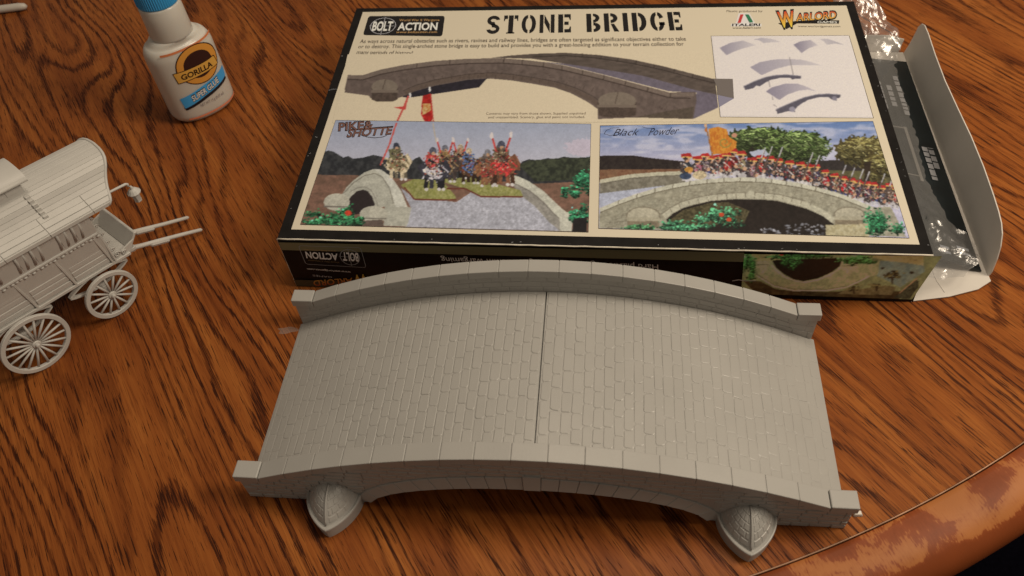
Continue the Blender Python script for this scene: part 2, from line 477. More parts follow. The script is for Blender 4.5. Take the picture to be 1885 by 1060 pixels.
# bricks
def brick_slab(pts_lo, pts_hi, y, out, sgn):
    """strip of brick: lower and upper polylines of (x, z) on the upright plane y, raised by out"""
    n = len(pts_lo)
    ring = pts_lo + pts_hi[::-1]
    cx = sum(p[0] for p in ring) / len(ring); cz = sum(p[1] for p in ring) / len(ring)
    V = [(x, y - sgn * 0.05, z) for x, z in ring]
    for x, z in ring:
        dx, dz = cx - x, cz - z
        V.append((x + math.copysign(min(0.22, abs(dx)), dx), y + sgn * out, z + math.copysign(min(0.22, abs(dz)), dz)))
    m = len(ring)
    F1 = [tuple(range(m, 2 * m))] + [(i, (i + 1) % m, m + (i + 1) % m, m + i) for i in range(m)]
    if sgn > 0: F1 = [f[::-1] for f in F1]
    return V, F1
H = 3.05
for r in range(15):
    z0, z1 = r * H + 0.15, (r + 1) * H - 0.17
    x = -128.2 + (4.2 if r % 2 else 0) - random.uniform(0, 2)
    while x < 128:
        ln = random.uniform(7.2, 9.2)
        a, b = max(x + 0.18, -127.8), min(x + ln - 0.18, 127.8)
        x += ln
        if b - a < 1.5: continue
        xs = np.linspace(a, b, 4)
        lo = [(q, max(z0, extr(q) + 0.25 if abs(q) < 78.5 else 0.1)) for q in xs]
        hi = [(q, min(z1, cope_bot(q) - 0.05)) for q in xs]
        if min(h[1] - l[1] for h, l in zip(hi, lo)) < 0.5: continue
        if all(abs(abs(q) - 87.5) < 10.5 and z1 < 14 for q in xs): continue
        obj("brick", *brick_slab(lo, hi, -WF, (0.46 if abs(a) > 78 else 0.30) * random.uniform(.7, 1.15), -1), M_GREY, near)
for r in range(3):
    x = -127.8 + (4 if r % 2 else 0)
    while x < 127.5:
        ln = random.uniform(6.8, 10.0)
        a, b = x + 0.18, min(x + ln - 0.18, 127.6)
        x += ln
        if b - a < 1.5: continue
        xs = np.linspace(a, b, 3)
        fz = lambda q, k: max(deck_z(q), 0.4) + (cope_bot(q) - max(deck_z(q), 0.4)) * k
        lo = [(q, fz(q, r / 3) + 0.17) for q in xs]; hi = [(q, fz(q, (r + 1) / 3) - 0.17) for q in xs]
        obj("brick", *brick_slab(lo, hi, WI, 0.22 * random.uniform(.6, 1.15), -1), M_GREY, far)
# cutwater piers on the near face
def plan(t, k=1.0):            # t -1..1 along the bow-shaped outline, tip at t = 0
    s = abs(t)
    return (math.copysign(12.0 * (1 - (1 - s) ** 1.75), t) * k, -(17.3 * (1 - s ** 1.25)) * k)
for cx in (-87.5, 87.5):
    ts = np.linspace(-1, 1, 33)
    lev = [(0.0, 0.985), (5.6, 0.985), (5.8, 1.0), (6.2, 1.015), (7.2, 1.015), (7.6, 1.0), (7.75, 0.97), (7.5, 0.88)]
    V = []
    for t in ts:
        for z, k in lev:
            x, y = plan(t, k); V.append((cx + x, -WF + y, z))
    pier = obj("pier", V, [f for f in grid_faces(33, len(lev))], M_GREY, bridge)
    def dome(t, s, lift=0.0):
        x, y = plan(t, 0.90 * s)
        z = 7.4 + 9.4 * (1 - s ** 2.5)
        v = np.array([x, y, z - 7.4]); n = np.array([x / 144, y / 260 * 1.0, (z - 5) / 120]); n /= np.linalg.norm(n)
        return (cx + v[0] + n[0] * lift, -WF + v[1] + n[1] * lift, 7.4 + v[2] + n[2] * lift)
    ss = np.linspace(1, 0.02, 14)
    V = [dome(t, s) for t in ts for s in ss]
    obj("pier_cap", V, grid_faces(33, 14), M_GREY, pier)
    V, Fc = tube([dome(0, s, 0.25) for s in np.linspace(0.97, 0.03, 14)], 0.42, 8)
    obj("ridge_rib", V, Fc, M_GREY, pier, smooth=True)
    rows = [0.97, 0.84, 0.69, 0.52, 0.33, 0.06]
    for half in (-1, 1):
        for r in range(5):
            cuts = [0.06] + sorted([0.06 + (0.86 * (k + (0.5 if r % 2 else 0.0)) / 4) for k in range(1 if not r % 2 else 0, 4)]) + [0.97]
            for t0, t1 in zip(cuts[:-1], cuts[1:]):
                if t1 - t0 < 0.05: continue
                g = 0.022
                V = []
                for lift, e in ((-0.05, 0.0), (0.2, 0.02)):
                    for tt in np.linspace(t0 + g / 2 + e, t1 - g / 2 - e, 4):
                        for sv in (rows[r] - 0.012 - e * .7, rows[r + 1] + 0.012 + e * .7):
                            V.append(dome(half * tt, sv, lift))
                Fc = []
                for k in range(3):
                    Fc.append((8 + 2 * k, 8 + 2 * k + 1, 8 + 2 * k + 3, 8 + 2 * k + 2))
                rim = [0, 2, 4, 6, 7, 5, 3, 1]
                for k in range(8):
                    p, q = rim[k], rim[(k + 1) % 8]
                    Fc.append((p, q, q + 8, p + 8))
                if half < 0: Fc = [f[::-1] for f in Fc]
                obj("facing_stone", V, Fc, M_GREY, pier)

# ------------------------------------------------------------------ the kit's box: printed tray lid, front panel, open right end
BH = 37.1
def lidp(px, py, up=0.0): return on_z(px, py, BH + up)
FY = 70.3
def frontp(px, py, out=0.0): return on_y(px, py, FY - out)
cFL, cFR, cBR, cBL = lidp(510, 439), lidp(1719, 469), lidp(1572, 2), lidp(656, 15)
gbox = empty("game_box", (20.0, 177.0, 0.0), "flat black and cream model kit box lying behind the bridge, its right end open", "box")
# carton: lid sheet, front, back and left walls, floor
lid = obj("lid", *bevelled(*hexa([tuple(p - [0, 0, .6]) for p in (cFL, cFR, cBR, cBL)] + [tuple(p) for p in (cFL, cFR, cBR, cBL)]), 0.2, 1), M_BLACK, gbox)
fTL, fTR = cFL.copy(), cFR.copy()
fBL, fBR = np.array([-138.2, FY + 0.6, 0.2]), np.array([181.2, FY + 1.2, 0.2])
def slab(name, quad, th, mat, parent):
    """thin board; quad of 4 points, th = thickness vector"""
    q = [np.array(p, float) for p in quad]
    return obj(name, *hexa([tuple(p) for p in q] + [tuple(p + th) for p in q]), mat, parent)
def nrm(a, b, c):
    n = np.cross(np.array(b) - a, np.array(c) - a); return n / np.linalg.norm(n)
front = slab("front_panel", [(fBL[0], 71.2, .2), (fBR[0], 71.2, .2), (fTR[0] - .2, 71.2, BH - .65), (fTL[0] + .2, 71.2, BH - .65)], np.array([0, -0.55, 0]), M_BLACK, gbox)
slab("back_panel", [(181, 284, 0.2), (-142, 283.5, 0.2), (-142, 283.5, BH - .7), (180.5, 285, BH - .7)], np.array([0, 0.5, 0]), M_BLACK, gbox)
slab("left_panel", [(-141.7, 283, 0.2), (-138.0, 71.6, 0.2), (-138.2, 71.9, BH - .7), (-142.3, 283.5, BH - .7)], np.array([-0.5, 0, 0]), M_BLACK, gbox)
slab("bottom_panel", [(-138, 71.8, 0.15), (180.5, 71.8, 0.15), (180.5, 283.5, 0.15), (-141.5, 283.5, 0.15)], np.array([0, 0, 0.5]), M_CARD, gbox)
# pale worn card along the folds
def edge_bead(name, pts, r, parent=gbox):
    return obj(name, *tube(pts, r, 6), M_CARD_EDGE, parent, smooth=True)
wob = lambda a, b, n, amp: [tuple(np.array(a) + (np.array(b) - a) * t + np.array([0, random.uniform(-amp, amp), random.uniform(-amp, amp)])) for t in np.linspace(0, 1, n)]
edge_bead("worn_fold", wob(cFL + [0.2, -0.05, -.25], cFR + [-.2, -0.05, -.25], 60, 0.10), 0.42)
edge_bead("worn_fold", wob(cFL + [0, 0.1, -.5], fBL + [-.2, 0.2, 0.1], 14, 0.06), 0.36)

def sheet(name, pts3, mat, parent, colors=None):
    """flat printed shape: a fan of one polygon"""
    return obj(name, [tuple(p) for p in pts3], [tuple(range(len(pts3)))], mat, parent)
def flat_poly(plane, pts, c, layer, parent, name):
    P = [plane(x, y, layer) for x, y in pts]
    # ccw towards the viewer
    n = nrm(P[0], P[1], P[2]); view = CAM * 1000 - P[0]
    area = sum(P[i][0] * P[(i + 1) % len(P)][1] - P[(i + 1) % len(P)][0] * P[i][1] for i in range(len(P))) if plane is lidp else -1
    if plane is lidp and area < 0: P = P[::-1]
    return sheet(name, P, ink_mat(c), parent)
def strip_line(plane, pts, w, c, layer, parent, name, closed=False):
    """thin printed line of width w (mm) through photo points"""
    P = [plane(x, y, layer) for x, y in pts]
    if closed: P.append(P[0])
    V, Fc = [], []
    up = np.array([0, 0, 1.0]) if plane is lidp else np.array([0, -1.0, 0])
    for i, p in enumerate(P):
        t = P[min(i + 1, len(P) - 1)] - P[max(i - 1, 0)]
        if closed and i in (0, len(P) - 1): t = P[1] - P[-2]
        t /= np.linalg.norm(t); s = np.cross(up, t)
        V += [p + s * w / 2, p - s * w / 2]
    for i in range(len(P) - 1): Fc.append((2 * i, 2 * i + 1, 2 * i + 3, 2 * i + 2))
    return obj(name, V, Fc, ink_mat(c), parent)
def text_mesh(body, bold=0.0, shear=0.0):
    cu = bpy.data.curves.new("lettering", 'FONT'); cu.body = body; cu.offset = bold; cu.shear = shear; cu.resolution_u = 3
    t = bpy.data.objects.new("lettering", cu); col.objects.link(t)
    bpy.context.view_layer.update()
    me = bpy.data.meshes.new_from_object(t.evaluated_get(bpy.context.evaluated_depsgraph_get()))
    V = np.array([v.co[:] for v in me.vertices]); Fc = [tuple(p.vertices) for p in me.polygons]
    bpy.data.objects.remove(t); bpy.data.curves.remove(cu); bpy.data.meshes.remove(me)
    return V, Fc
CAPH = 0.70
def put_letters(name, V, Fc, h, P0, P1, P2, mat, parent, grad=None):
    x0, x1 = V[:, 0].min(), V[:, 0].max()
    u = (V[:, 0] - x0) / (x1 - x0); v = V[:, 1] / h
    W = P0 + np.outer(u, P1 - P0) + np.outer(v, P2 - P0)
    cols = None
    if grad is not None:
        g = np.clip(v, 0, 1)[:, None]; cols = ink(grad[0]) * (1 - g) + ink(grad[1]) * g; mat = M_PRINT
    return obj(name, W, Fc, mat, parent, colors=cols)
def letters(plane, body, bl, br, tl, c, layer, parent, bold=0.0, shear=0.0, grad=None, name="lettering"):
    V, Fc = text_mesh(body, bold, shear)
    return put_letters(name, V, Fc, CAPH, plane(*bl, layer), plane(*br, layer), plane(*tl, layer), ink_mat(c), parent, grad)

# cream field and the white diagram panel
L1, L2, L3, L4 = 0.06, 0.12, 0.18, 0.24
cream = (217, 197, 160)
flat_poly(lidp, [(668, 22), (1558, 10), (1693, 450), (536, 422)], cream, L1, lid, "cream_field")
flat_poly(lidp, [(1309, 66), (1563, 65), (1608, 217), (1326, 215)], (228, 214, 198), L2, lid, "diagram_panel")
strip_line(lidp, [(1309, 66), (1563, 65), (1608, 217), (1326, 215)], 0.35, (70, 55, 40), L3, lid, "panel_outline", True)

# ---- painted pictures: colour per vertex on a fine flat mesh, shapes laid in back to front
def vnoise(x, y, seed=0):
    xi, yi = np.floor(x).astype(int), np.floor(y).astype(int); xf, yf = x - xi, y - yi
    def h(a, b):
        n = (a * 374761393 + b * 668265263 + seed * 974711) & 0xffffffff
        n = ((n ^ (n >> 13)) * 1274126177) & 0xffffffff
        return ((n ^ (n >> 16)) & 0xffff) / 65535.0
    sx, sy = xf * xf * (3 - 2 * xf), yf * yf * (3 - 2 * yf)
    return (h(xi, yi) * (1 - sx) + h(xi + 1, yi) * sx) * (1 - sy) + (h(xi, yi + 1) * (1 - sx) + h(xi + 1, yi + 1) * sx) * sy
class Canvas:
    def __init__(s, plane, corners, step, layer):
        c = [plane(x, y, layer) for x, y in corners]       # TL TR BR BL
        s.nu = int(np.linalg.norm(c[1] - c[0]) / step); s.nv = int(np.linalg.norm(c[3] - c[0]) / step)
        u = np.linspace(0, 1, s.nu)[:, None, None]; v = np.linspace(0, 1, s.nv)[None, :, None]
        s.P = ((c[0] * (1 - u) + c[1] * u) * (1 - v) + (c[3] * (1 - u) + c[2] * u) * v).reshape(-1, 3)
        q = to_photo(s.P); s.x, s.y = q[:, 0], q[:, 1]
        s.c = np.zeros((len(s.P), 3))
    def mask(s, pts):
        pts = np.array(pts, float); m = np.zeros(len(s.x), bool)
        idx = np.where((s.x >= pts[:, 0].min()) & (s.x <= pts[:, 0].max()) & (s.y >= pts[:, 1].min()) & (s.y <= pts[:, 1].max()))[0]
        if len(idx) == 0: return idx
        X, Y = s.x[idx], s.y[idx]; ins = np.zeros(len(idx), bool)
        for (x0, y0), (x1, y1) in zip(pts, np.roll(pts, -1, 0)):
            if y0 == y1: continue
            cnd = ((y0 > Y) != (y1 > Y)) & (X < (x1 - x0) * (Y - y0) / (y1 - y0) + x0)
            ins ^= cnd
        return idx[ins]
    def put(s, idx, c, var=0.0, sc=3.0, a=1.0, seed=1, c2=None, stretch=1.0):
        if len(idx) == 0: return
        c = np.array(c, float)
        n = vnoise(s.x[idx] / sc / stretch, s.y[idx] / sc, seed)[:, None]
        n2 = vnoise(s.x[idx] / sc * 2.3 / stretch, s.y[idx] / sc * 2.3, seed + 9)[:, None]
        k = 0.6 * n + 0.4 * n2
        base = c + (np.array(c2, float) - c) * np.clip((k - .3) / .4, 0, 1) if c2 is not None else c * (1 + var * (k - .5) * 2)
        s.c[idx] = s.c[idx] * (1 - a) + base * a
    def poly(s, pts, c, **k): s.put(s.mask(pts), c, **k)
    def blob(s, x, y, rx, ry, c, ragged=0.0, **k):
        idx = np.where((abs(s.x - x) < rx * 1.5) & (abs(s.y - y) < ry * 1.5))[0]
        if len(idx) == 0: return
        d = ((s.x[idx] - x) / rx) ** 2 + ((s.y[idx] - y) / ry) ** 2
        if ragged: d = d * (1 + ragged * (vnoise(s.x[idx] / 4, s.y[idx] / 4, int(x)) - .5) * 2)
        s.put(idx[d < 1], c, **k)
    def line(s, pts, w, c, **k):
        for (x0, y0), (x1, y1) in zip(pts[:-1], pts[1:]):
            l = math.hypot(x1 - x0, y1 - y0) + 1e-6; nx, ny = -(y1 - y0) / l * w / 2, (x1 - x0) / l * w / 2
            s.poly([(x0 + nx, y0 + ny), (x1 + nx, y1 + ny), (x1 - nx, y1 - ny), (x0 - nx, y0 - ny)], c, **k)
    def grad(s, y0, y1, c0, c1, idx=None, xs=None):
        idx = np.arange(len(s.x)) if idx is None else idx
        t = np.clip((s.y[idx] - y0) / (y1 - y0), 0, 1)[:, None]
        s.c[idx] = np.array(c0, float) * (1 - t) + np.array(c1, float) * t
    def leaves(s, cx, cy, rx, ry, n, base, size=(1.2, 2.8)):
        base = np.array(base, float)
        m = 9
        subs = [(cx + rx * .8 * random.uniform(-1, 1), cy + ry * .7 * random.uniform(-1, 1), random.uniform(.22, .5), random.uniform(.75, 1.2)) for _ in range(m)]
        for k in range(n):
            sx, sy, sr, sl = subs[k % m]
            dx, dy = random.gauss(0, .5), random.gauss(0, .5)
            lum = (0.62 - 0.36 * dy - .12 * dx + random.gauss(0, .26)) * sl
            c = np.clip(base * max(.2, lum) * 1.2 + random.gauss(0, 5), 8, 235)
            s.blob(sx + dx * rx * sr, sy + dy * ry * sr * 1.3, random.uniform(*size), random.uniform(size[0] * .6, size[1] * .6), tuple(c), ragged=.8)
    def build(s, name, parent, k=1.0, tex=0.0):
        if tex:
            t = .5 * vnoise(s.x / 2.1, s.y / 1.8, 31) + .3 * vnoise(s.x / 5.5, s.y / 5, 32) + .2 * vnoise(s.x / 16, s.y / 12, 33)
            s.c = s.c * (1 + np.where(s.y > 300, tex, tex * .35) * (t - .5) * 2)[:, None]
        g = s.c.reshape(s.nu, s.nv, 3)
        p = np.pad(g, ((1, 1), (1, 1), (0, 0)), 'edge')
        g = .4 * g + .1 * (p[:-2, 1:-1] + p[2:, 1:-1] + p[1:-1, :-2] + p[1:-1, 2:]) + .05 * (p[:-2, :-2] + p[2:, 2:] + p[2:, :-2] + p[:-2, 2:])
        g = g * (1 + .018 * rng.standard_normal(g.shape[:2])[:, :, None])          # print grain
        s.c = np.clip(g.reshape(-1, 3), 4, 245)
        return obj(name, s.P, [f[::-1] for f in grid_faces(s.nu, s.nv)], M_PRINT, parent, colors=ink(s.c, k))

# --- picture of the finished bridge (cut out on the cream field)
A = Canvas(lidp, [(640, 100), (1310, 92), (1325, 224), (612, 226)], 0.40, L3)
A.c[:] = cream
A.poly([(906, 106), (940, 102), (980, 99), (1040, 97), (1101, 101), (1161, 109), (1222, 122), (1282, 137.5), (1313, 145), (1349, 145), (1351, 181), (1282, 166), (1182, 139), (1121, 129), (1040, 117), (980, 108)], (116, 104, 92), var=.16, sc=4, stretch=3)
A.line([(980, 105), (1040, 102), (1101, 107), (1161, 116), (1222, 129), (1282, 145), (1313, 152), (1346, 152)], 1.6, (82, 72, 64))
for x, y in [(1073, 98), (1107, 102), (1138, 106), (1172, 111), (1205, 118), (1242, 127), (1276, 136)]: A.line([(x, y), (x - 2, y + 8)], 1.2, (72, 62, 55))
A.poly([(1000, 114), (1040, 117), (1121, 129), (1182, 139), (1282, 166), (1351, 181), (1330, 194), (1276, 219), (1282, 170), (1232, 168), (1181, 155), (1111, 137), (1040, 120)], (138, 130, 138), var=.10, sc=5)
wallp = [(640, 138), (667, 138.5), (700, 128), (741, 120), (801, 112), (862, 108), (922, 107), (963, 110), (1000, 114), (1040, 121), (1111, 138), (1181, 156.6), (1232, 170), (1280, 169), (1282, 185), (1276, 219), (1169, 216), (1101, 219), (1101, 201), (1081, 187), (1050, 171), (1020, 161), (980, 154), (942, 148), (902, 144.5), (860, 147), (800, 158), (760, 169), (740, 178), (725, 183), (682, 181), (679, 176), (634, 170)]
A.poly(wallp, (132, 117, 105), var=.13, sc=6)
A.poly([(740, 178), (760, 169), (800, 158), (860, 147), (896, 144.5), (882, 160.6), (751, 180)], (58, 54, 62), var=.2, sc=6)
A.line([(640, 141), (668, 142), (700, 132), (741, 124), (801, 116), (862, 112), (922, 111), (963, 114), (1000, 118), (1040, 125), (1111, 142), (1181, 160.6), (1232, 174), (1278, 174)], 6.5, (150, 135, 119), var=.1)
A.line([(640, 146), (668, 147), (700, 137), (741, 129), (801, 121), (862, 117), (922, 116), (963, 119), (1000, 123), (1040, 130), (1111, 147), (1181, 165.6), (1232, 180), (1272, 181)], 1.6, (88, 75, 66))
for x, y in [(768, 116), (829, 110), (928, 107), (962, 110), (1001, 115), (1035, 121), (1073, 129), (1112, 139), (1152, 149), (1193, 160), (1235, 171)]: A.line([(x, y), (x - 1.5, y + 9)], 1.4, (84, 72, 62))
A.line([(745, 172), (765, 163), (800, 152), (860, 141), (905, 138), (945, 142), (985, 148), (1024, 156), (1055, 166), (1088, 182), (1104, 196)], 8, (126, 110, 96), var=.1)
A.line([(742, 167), (765, 157), (800, 147), (860, 136.5), (905, 133.5), (945, 137), (985, 143), (1026, 151), (1058, 161), (1092, 177), (1108, 190)], 1.2, (92, 80, 70))
for i in range(22):
    t = i / 21; x = 748 + t * 345; y = 137 + 0.00050 * (x - 905) ** 2 + (x - 905) * .03
    A.line([(x, y), (x + (905 - x) * .02, y + 8)], 1.0, (96, 83, 73))
for (x, y, rx, ry) in [(708, 160, 24, 14), (1136, 186, 35, 17)]:
    A.blob(x, y + 4, rx * 1.02, ry, (96, 82, 72)); A.blob(x, y, rx, ry, (158, 145, 125), var=.06, sc=5)
    A.poly([(x - rx, y + ry * .5), (x + rx, y + ry * .5), (x + rx * .98, y + ry + 9), (x + rx * .6, y + ry + 13), (x - rx * .6, y + ry + 13), (x - rx * .98, y + ry + 9)], (104, 90, 78), var=.2)
    A.poly([(x - rx * 1.04, y + ry * .4), (x + rx * 1.04, y + ry * .4), (x + rx * 1.04, y + ry * .4 + 5), (x - rx * 1.04, y + ry * .4 + 5)], (150, 136, 118)); A.line([(x + 2, y - ry), (x - 4, y + ry * .3)], 1.2, (100, 86, 74))
for _ in range(150):
    x, y = random.uniform(1100, 1275), random.uniform(150, 212)
    if y > 150 + (x - 1080) * .28 and (abs(x - 1136) > 40): A.line([(x, y), (x, y + 3.5)], 1.0, (92, 78, 70), a=.6)
for _ in range(120):
    x = random.uniform(670, 1080); y = 126 + 0.00042 * (x - 905) ** 2 + (x - 905) * .03 + random.uniform(0, 9)
    A.line([(x, y), (x + random.uniform(2, 7), y)], .9, (104, 90, 80), a=.5)
A.poly([(1225, 205), (1278, 196), (1275, 219), (1168, 216)], (100, 90, 72), var=.25, sc=3, a=.55)
# lance with pennant, flag on its pole
A.line([(752, 176), (742, 200), (730, 226)], 3.4, (196, 84, 72)); A.poly([(724, 197), (745, 196), (750, 186), (747, 202), (738, 201)], (196, 70, 60))
A.blob(755, 175, 2, 5, (226, 218, 205)); A.blob(791, 164, 2, 5, (226, 218, 205))
A.poly([(778, 176), (793, 172), (797, 210), (793, 230), (781, 222), (775, 210)], (196, 40, 34), c2=(150, 26, 22), sc=5)
A.poly([(778, 190), (792, 190), (794, 202), (786, 208), (777, 212)], (206, 178, 120), c2=(190, 120, 60), sc=3)
A.line([(793, 172), (798, 226)], 1.8, (186, 80, 66))
m_ = np.abs(A.c - np.array(cream)).sum(1) > 40; red = (A.c[:, 0] > A.c[:, 1] * 1.5); k_ = m_ & ~red & (A.c[:, 0] < 175)
A.c[k_] = (A.c[k_] - 20) * np.array([.86, .83, .82]) + 6
A.build("bridge_picture", lid)

# --- left picture: cavalry on the bridge
A = Canvas(lidp, [(618, 221), (1088, 228), (1083, 427), (553, 413)], 0.36, L4)
A.grad(225, 300, (150, 156, 168), (188, 182, 184))
A.put(np.where(A.y < 300)[0], (178, 176, 182), var=.05, sc=30, a=.3)
A.blob(1075, 272, 34, 16, (206, 186, 190), ragged=.6, a=.6)
A.poly([(560, 318), (1090, 326), (1090, 440), (540, 420)], (112, 84, 66), c2=(134, 98, 78), sc=7, stretch=2)
trees = [(575, 320), (588, 292), (596, 280), (604, 277), (614, 279), (622, 284), (632, 290), (641, 287), (650, 292), (668, 290), (687, 285), (702, 288), (715, 294), (752, 300), (764, 292), (772, 288), (778, 296), (800, 304), (860, 306), (900, 304), (955, 304), (962, 297), (974, 293), (990, 295), (1008, 291), (1024, 293), (1038, 288), (1060, 292), (1090, 288), (1090, 337), (1050, 335), (985, 338), (930, 334), (800, 332), (700, 326), (650, 322), (600, 322)]
A.poly(trees, (40, 41, 42), c2=(62, 62, 60), sc=6)
A.poly([(955, 304), (974, 295), (1008, 293), (1038, 290), (1090, 290), (1090, 330), (985, 334)], (40, 44, 34), c2=(68, 72, 52), sc=5)
A.poly([(738, 346), (760, 362), (840, 372), (880, 345), (940, 346), (985, 358), (1031, 425), (745, 418), (757, 384)], (186, 182, 182), c2=(164, 160, 160), sc=4)
for _ in range(220):
    x, y = random.uniform(762, 1010), random.uniform(372, 420)
    A.blob(x, y, 1.3, .9, random.choice([(206, 202, 200), (140, 136, 138)]), a=.7)
# far parapet
A.poly([(940, 336), (953, 339), (977, 351), (1000, 370), (1020, 392), (1030, 401), (1031, 425), (1012, 410), (985, 380), (960, 360)], (158, 150, 134), c2=(138, 130, 116), sc=4)
A.poly([(932, 324), (945, 322), (953, 324), (973, 333), (1000, 351), (1028, 378), (1042, 390), (1055, 392), (1052, 426), (1031, 425), (1030, 401), (1020, 392), (1000, 370), (977, 351), (953, 339), (936, 334)], (196, 190, 166), var=.05, sc=5)
A.line([(936, 334), (953, 340), (977, 353), (1000, 372), (1020, 394), (1030, 402)], 1.6, (120, 112, 98))
# near parapet with its arch
A.poly([(630, 357), (638, 344), (650, 332), (671, 317), (687, 311), (702, 312), (721, 326), (739, 352), (750, 380), (757, 383), (752, 408), (748, 417), (706, 416), (708, 380), (660, 392), (636, 382)], (178, 172, 150), var=.06, sc=5)
A.poly([(687, 311), (702, 312), (721, 326), (739, 352), (750, 380), (728, 381), (722, 360), (712, 338), (700, 320)], (204, 198, 176))
A.line([(632, 356), (650, 337), (671, 323), (690, 319), (704, 326), (717, 346), (724, 374)], 1.4, (120, 112, 96))
A.poly([(637, 380), (641, 368), (648, 360), (657, 352), (668, 349), (677, 352), (685, 362), (690, 376), (680, 392), (650, 395)], (44, 36, 34))
A.line([(645, 352), (660, 345), (672, 344), (683, 350), (692, 366), (695, 380)], 1.2, (134, 126, 110))
for (x, y, rx, ry) in [(620, 372, 24, 16), (688, 394, 26, 15)]:
    A.blob(x, y, rx, ry, (186, 178, 154), var=.06); A.line([(x - rx, y + ry * .5), (x + rx * .9, y + ry * .55)], 2.2, (120, 110, 96))
A.poly([(640, 408), (704, 404), (706, 417), (640, 415)], (100, 84, 72))
A.blob(1012, 372, 30, 16, (140, 92, 76), ragged=.8, a=0.0)
A.leaves(600, 402, 44, 14, 420, (66, 140, 88)); A.leaves(640, 400, 34, 18, 420, (62, 136, 84)); A.leaves(660, 408, 16, 8, 120, (62, 136, 84))
A.blob(641, 392, 6.5, 5, (196, 62, 40), var=.2)
A.leaves(1070, 340, 20, 22, 420, (60, 138, 92)); A.leaves(1050, 352, 16, 12, 200, (60, 138, 92)); A.leaves(1070, 392, 22, 16, 360, (60, 138, 92))
A.poly([(1056, 402), (1080, 400), (1079, 427), (1053, 427)], (30, 26, 26), var=.3)
# scenic bases
for b in ([(738, 340), (760, 330), (812, 330), (838, 360), (840, 368), (764, 368), (752, 356)], [(800, 330), (870, 326), (900, 338), (855, 347)], [(856, 346), (905, 336), (958, 350), (963, 362), (886, 363)]):
    A.poly(b, (132, 130, 66), c2=(160, 154, 96), sc=2.5)
A.line([(744, 344), (763, 367), (840, 368)], 2.6, (108, 54, 40)); A.line([(822, 347), (856, 347), (886, 362), (963, 362)], 2.6, (108, 54, 40))
def horse(x, y, s, coat, drape, rider, helm, wings=False):
    dk = tuple(int(c * .55) for c in coat)
    for dx in (-9, -3, 5, 10): A.line([(x + dx * s, y + 4 * s), (x + dx * s * 1.1 + random.uniform(-2, 2), y + 22 * s)], 4.8 * s, random.choice([coat, dk, dk]), var=.3)
    for dx in (-9, 5, 10): A.blob(x + dx * s * 1.1, y + 23 * s, 2.4 * s, 2 * s, (208, 198, 184))
    A.blob(x, y, 18 * s, 13 * s, coat, ragged=.5, var=.35, sc=3)
    A.blob(x + 1 * s, y + 1 * s, 11 * s, 9 * s, drape, ragged=.9, var=.4, sc=3)
    A.poly([(x + 4 * s, y - 4 * s), (x + 14 * s, y - 14 * s), (x + 21 * s, y - 2 * s), (x + 16 * s, y + 6 * s), (x + 10 * s, y + 3 * s)], coat, var=.35, sc=3)
    A.line([(x + 8 * s, y - 6 * s), (x + 17 * s, y + 2 * s)], 1.6 * s, drape)
    A.blob(x - 3 * s, y - 13 * s, 9 * s, 9.5 * s, rider, ragged=.5, var=.4, sc=3)
    A.line([(x - 8 * s, y - 14 * s), (x + 3 * s, y - 8 * s)], 3 * s, dk, var=.3)
    A.blob(x - 2 * s, y - 24 * s, 4.4 * s, 5 * s, helm, var=.4, sc=2); A.blob(x - 1.4 * s, y - 21 * s, 2.4 * s, 2.2 * s, (190, 148, 112))
    if wings:
        for dx in (-10, 12):
            A.line([(x - 3 * s + dx * .5 * s, y - 16 * s), (x - 3 * s + dx * s, y - 34 * s)], 2.3 * s, (190, 70, 62), var=.3)
            A.blob(x - 3 * s + dx * s * 1.03, y - 36 * s, 2.0 * s, 3.4 * s, (214, 200, 188), ragged=.6)
    for _ in range(150):
        dx, dy = random.gauss(0, 7), random.gauss(-5, 9)
        if abs(dx) > 13 or abs(dy + 4) > 18: continue
        A.blob(x + dx * s, y + dy * s, random.uniform(.8, 2.0), random.uniform(.8, 1.8), random.choice([(206, 186, 150), (34, 28, 28), (44, 36, 34), (170, 64, 54), (150, 120, 76), (88, 80, 78), tuple(int(c * .6) for c in coat), drape]), a=.75)
horse(850, 300, 1.2, (60, 48, 44), (120, 90, 70), (150, 120, 90), (180, 160, 130), True)
horse(866, 308, 1.25, (92, 60, 42), (90, 110, 150), (86, 104, 140), (196, 176, 140))
horse(822, 304, 1.3, (70, 58, 52), (150, 120, 80), (140, 112, 70), (110, 108, 112), True)
horse(732, 300, 1.3, (206, 186, 148), (128, 112, 76), (110, 104, 72), (64, 66, 76))
horse(800, 314, 1.5, (58, 56, 62), (206, 196, 192), (196, 72, 66), (84, 84, 92))
horse(900, 312, 1.3, (140, 96, 64), (150, 60, 52), (110, 96, 84), (120, 116, 116))
horse(926, 304, 1.55, (122, 78, 54), (196, 60, 56), (110, 92, 70), (74, 74, 84), True)
A.line([(730, 226), (716, 268), (700, 304)], 3.0, (198, 86, 76)); A.line([(797, 226), (803, 262)], 1.4, (196, 170, 130))
A.build("cavalry_picture", lid, tex=.16)
strip_line(lidp, [(618, 221), (1088, 228), (1083, 427), (553, 413)], 0.32, (60, 48, 40), L4 + .05, lid, "picture_outline", True)

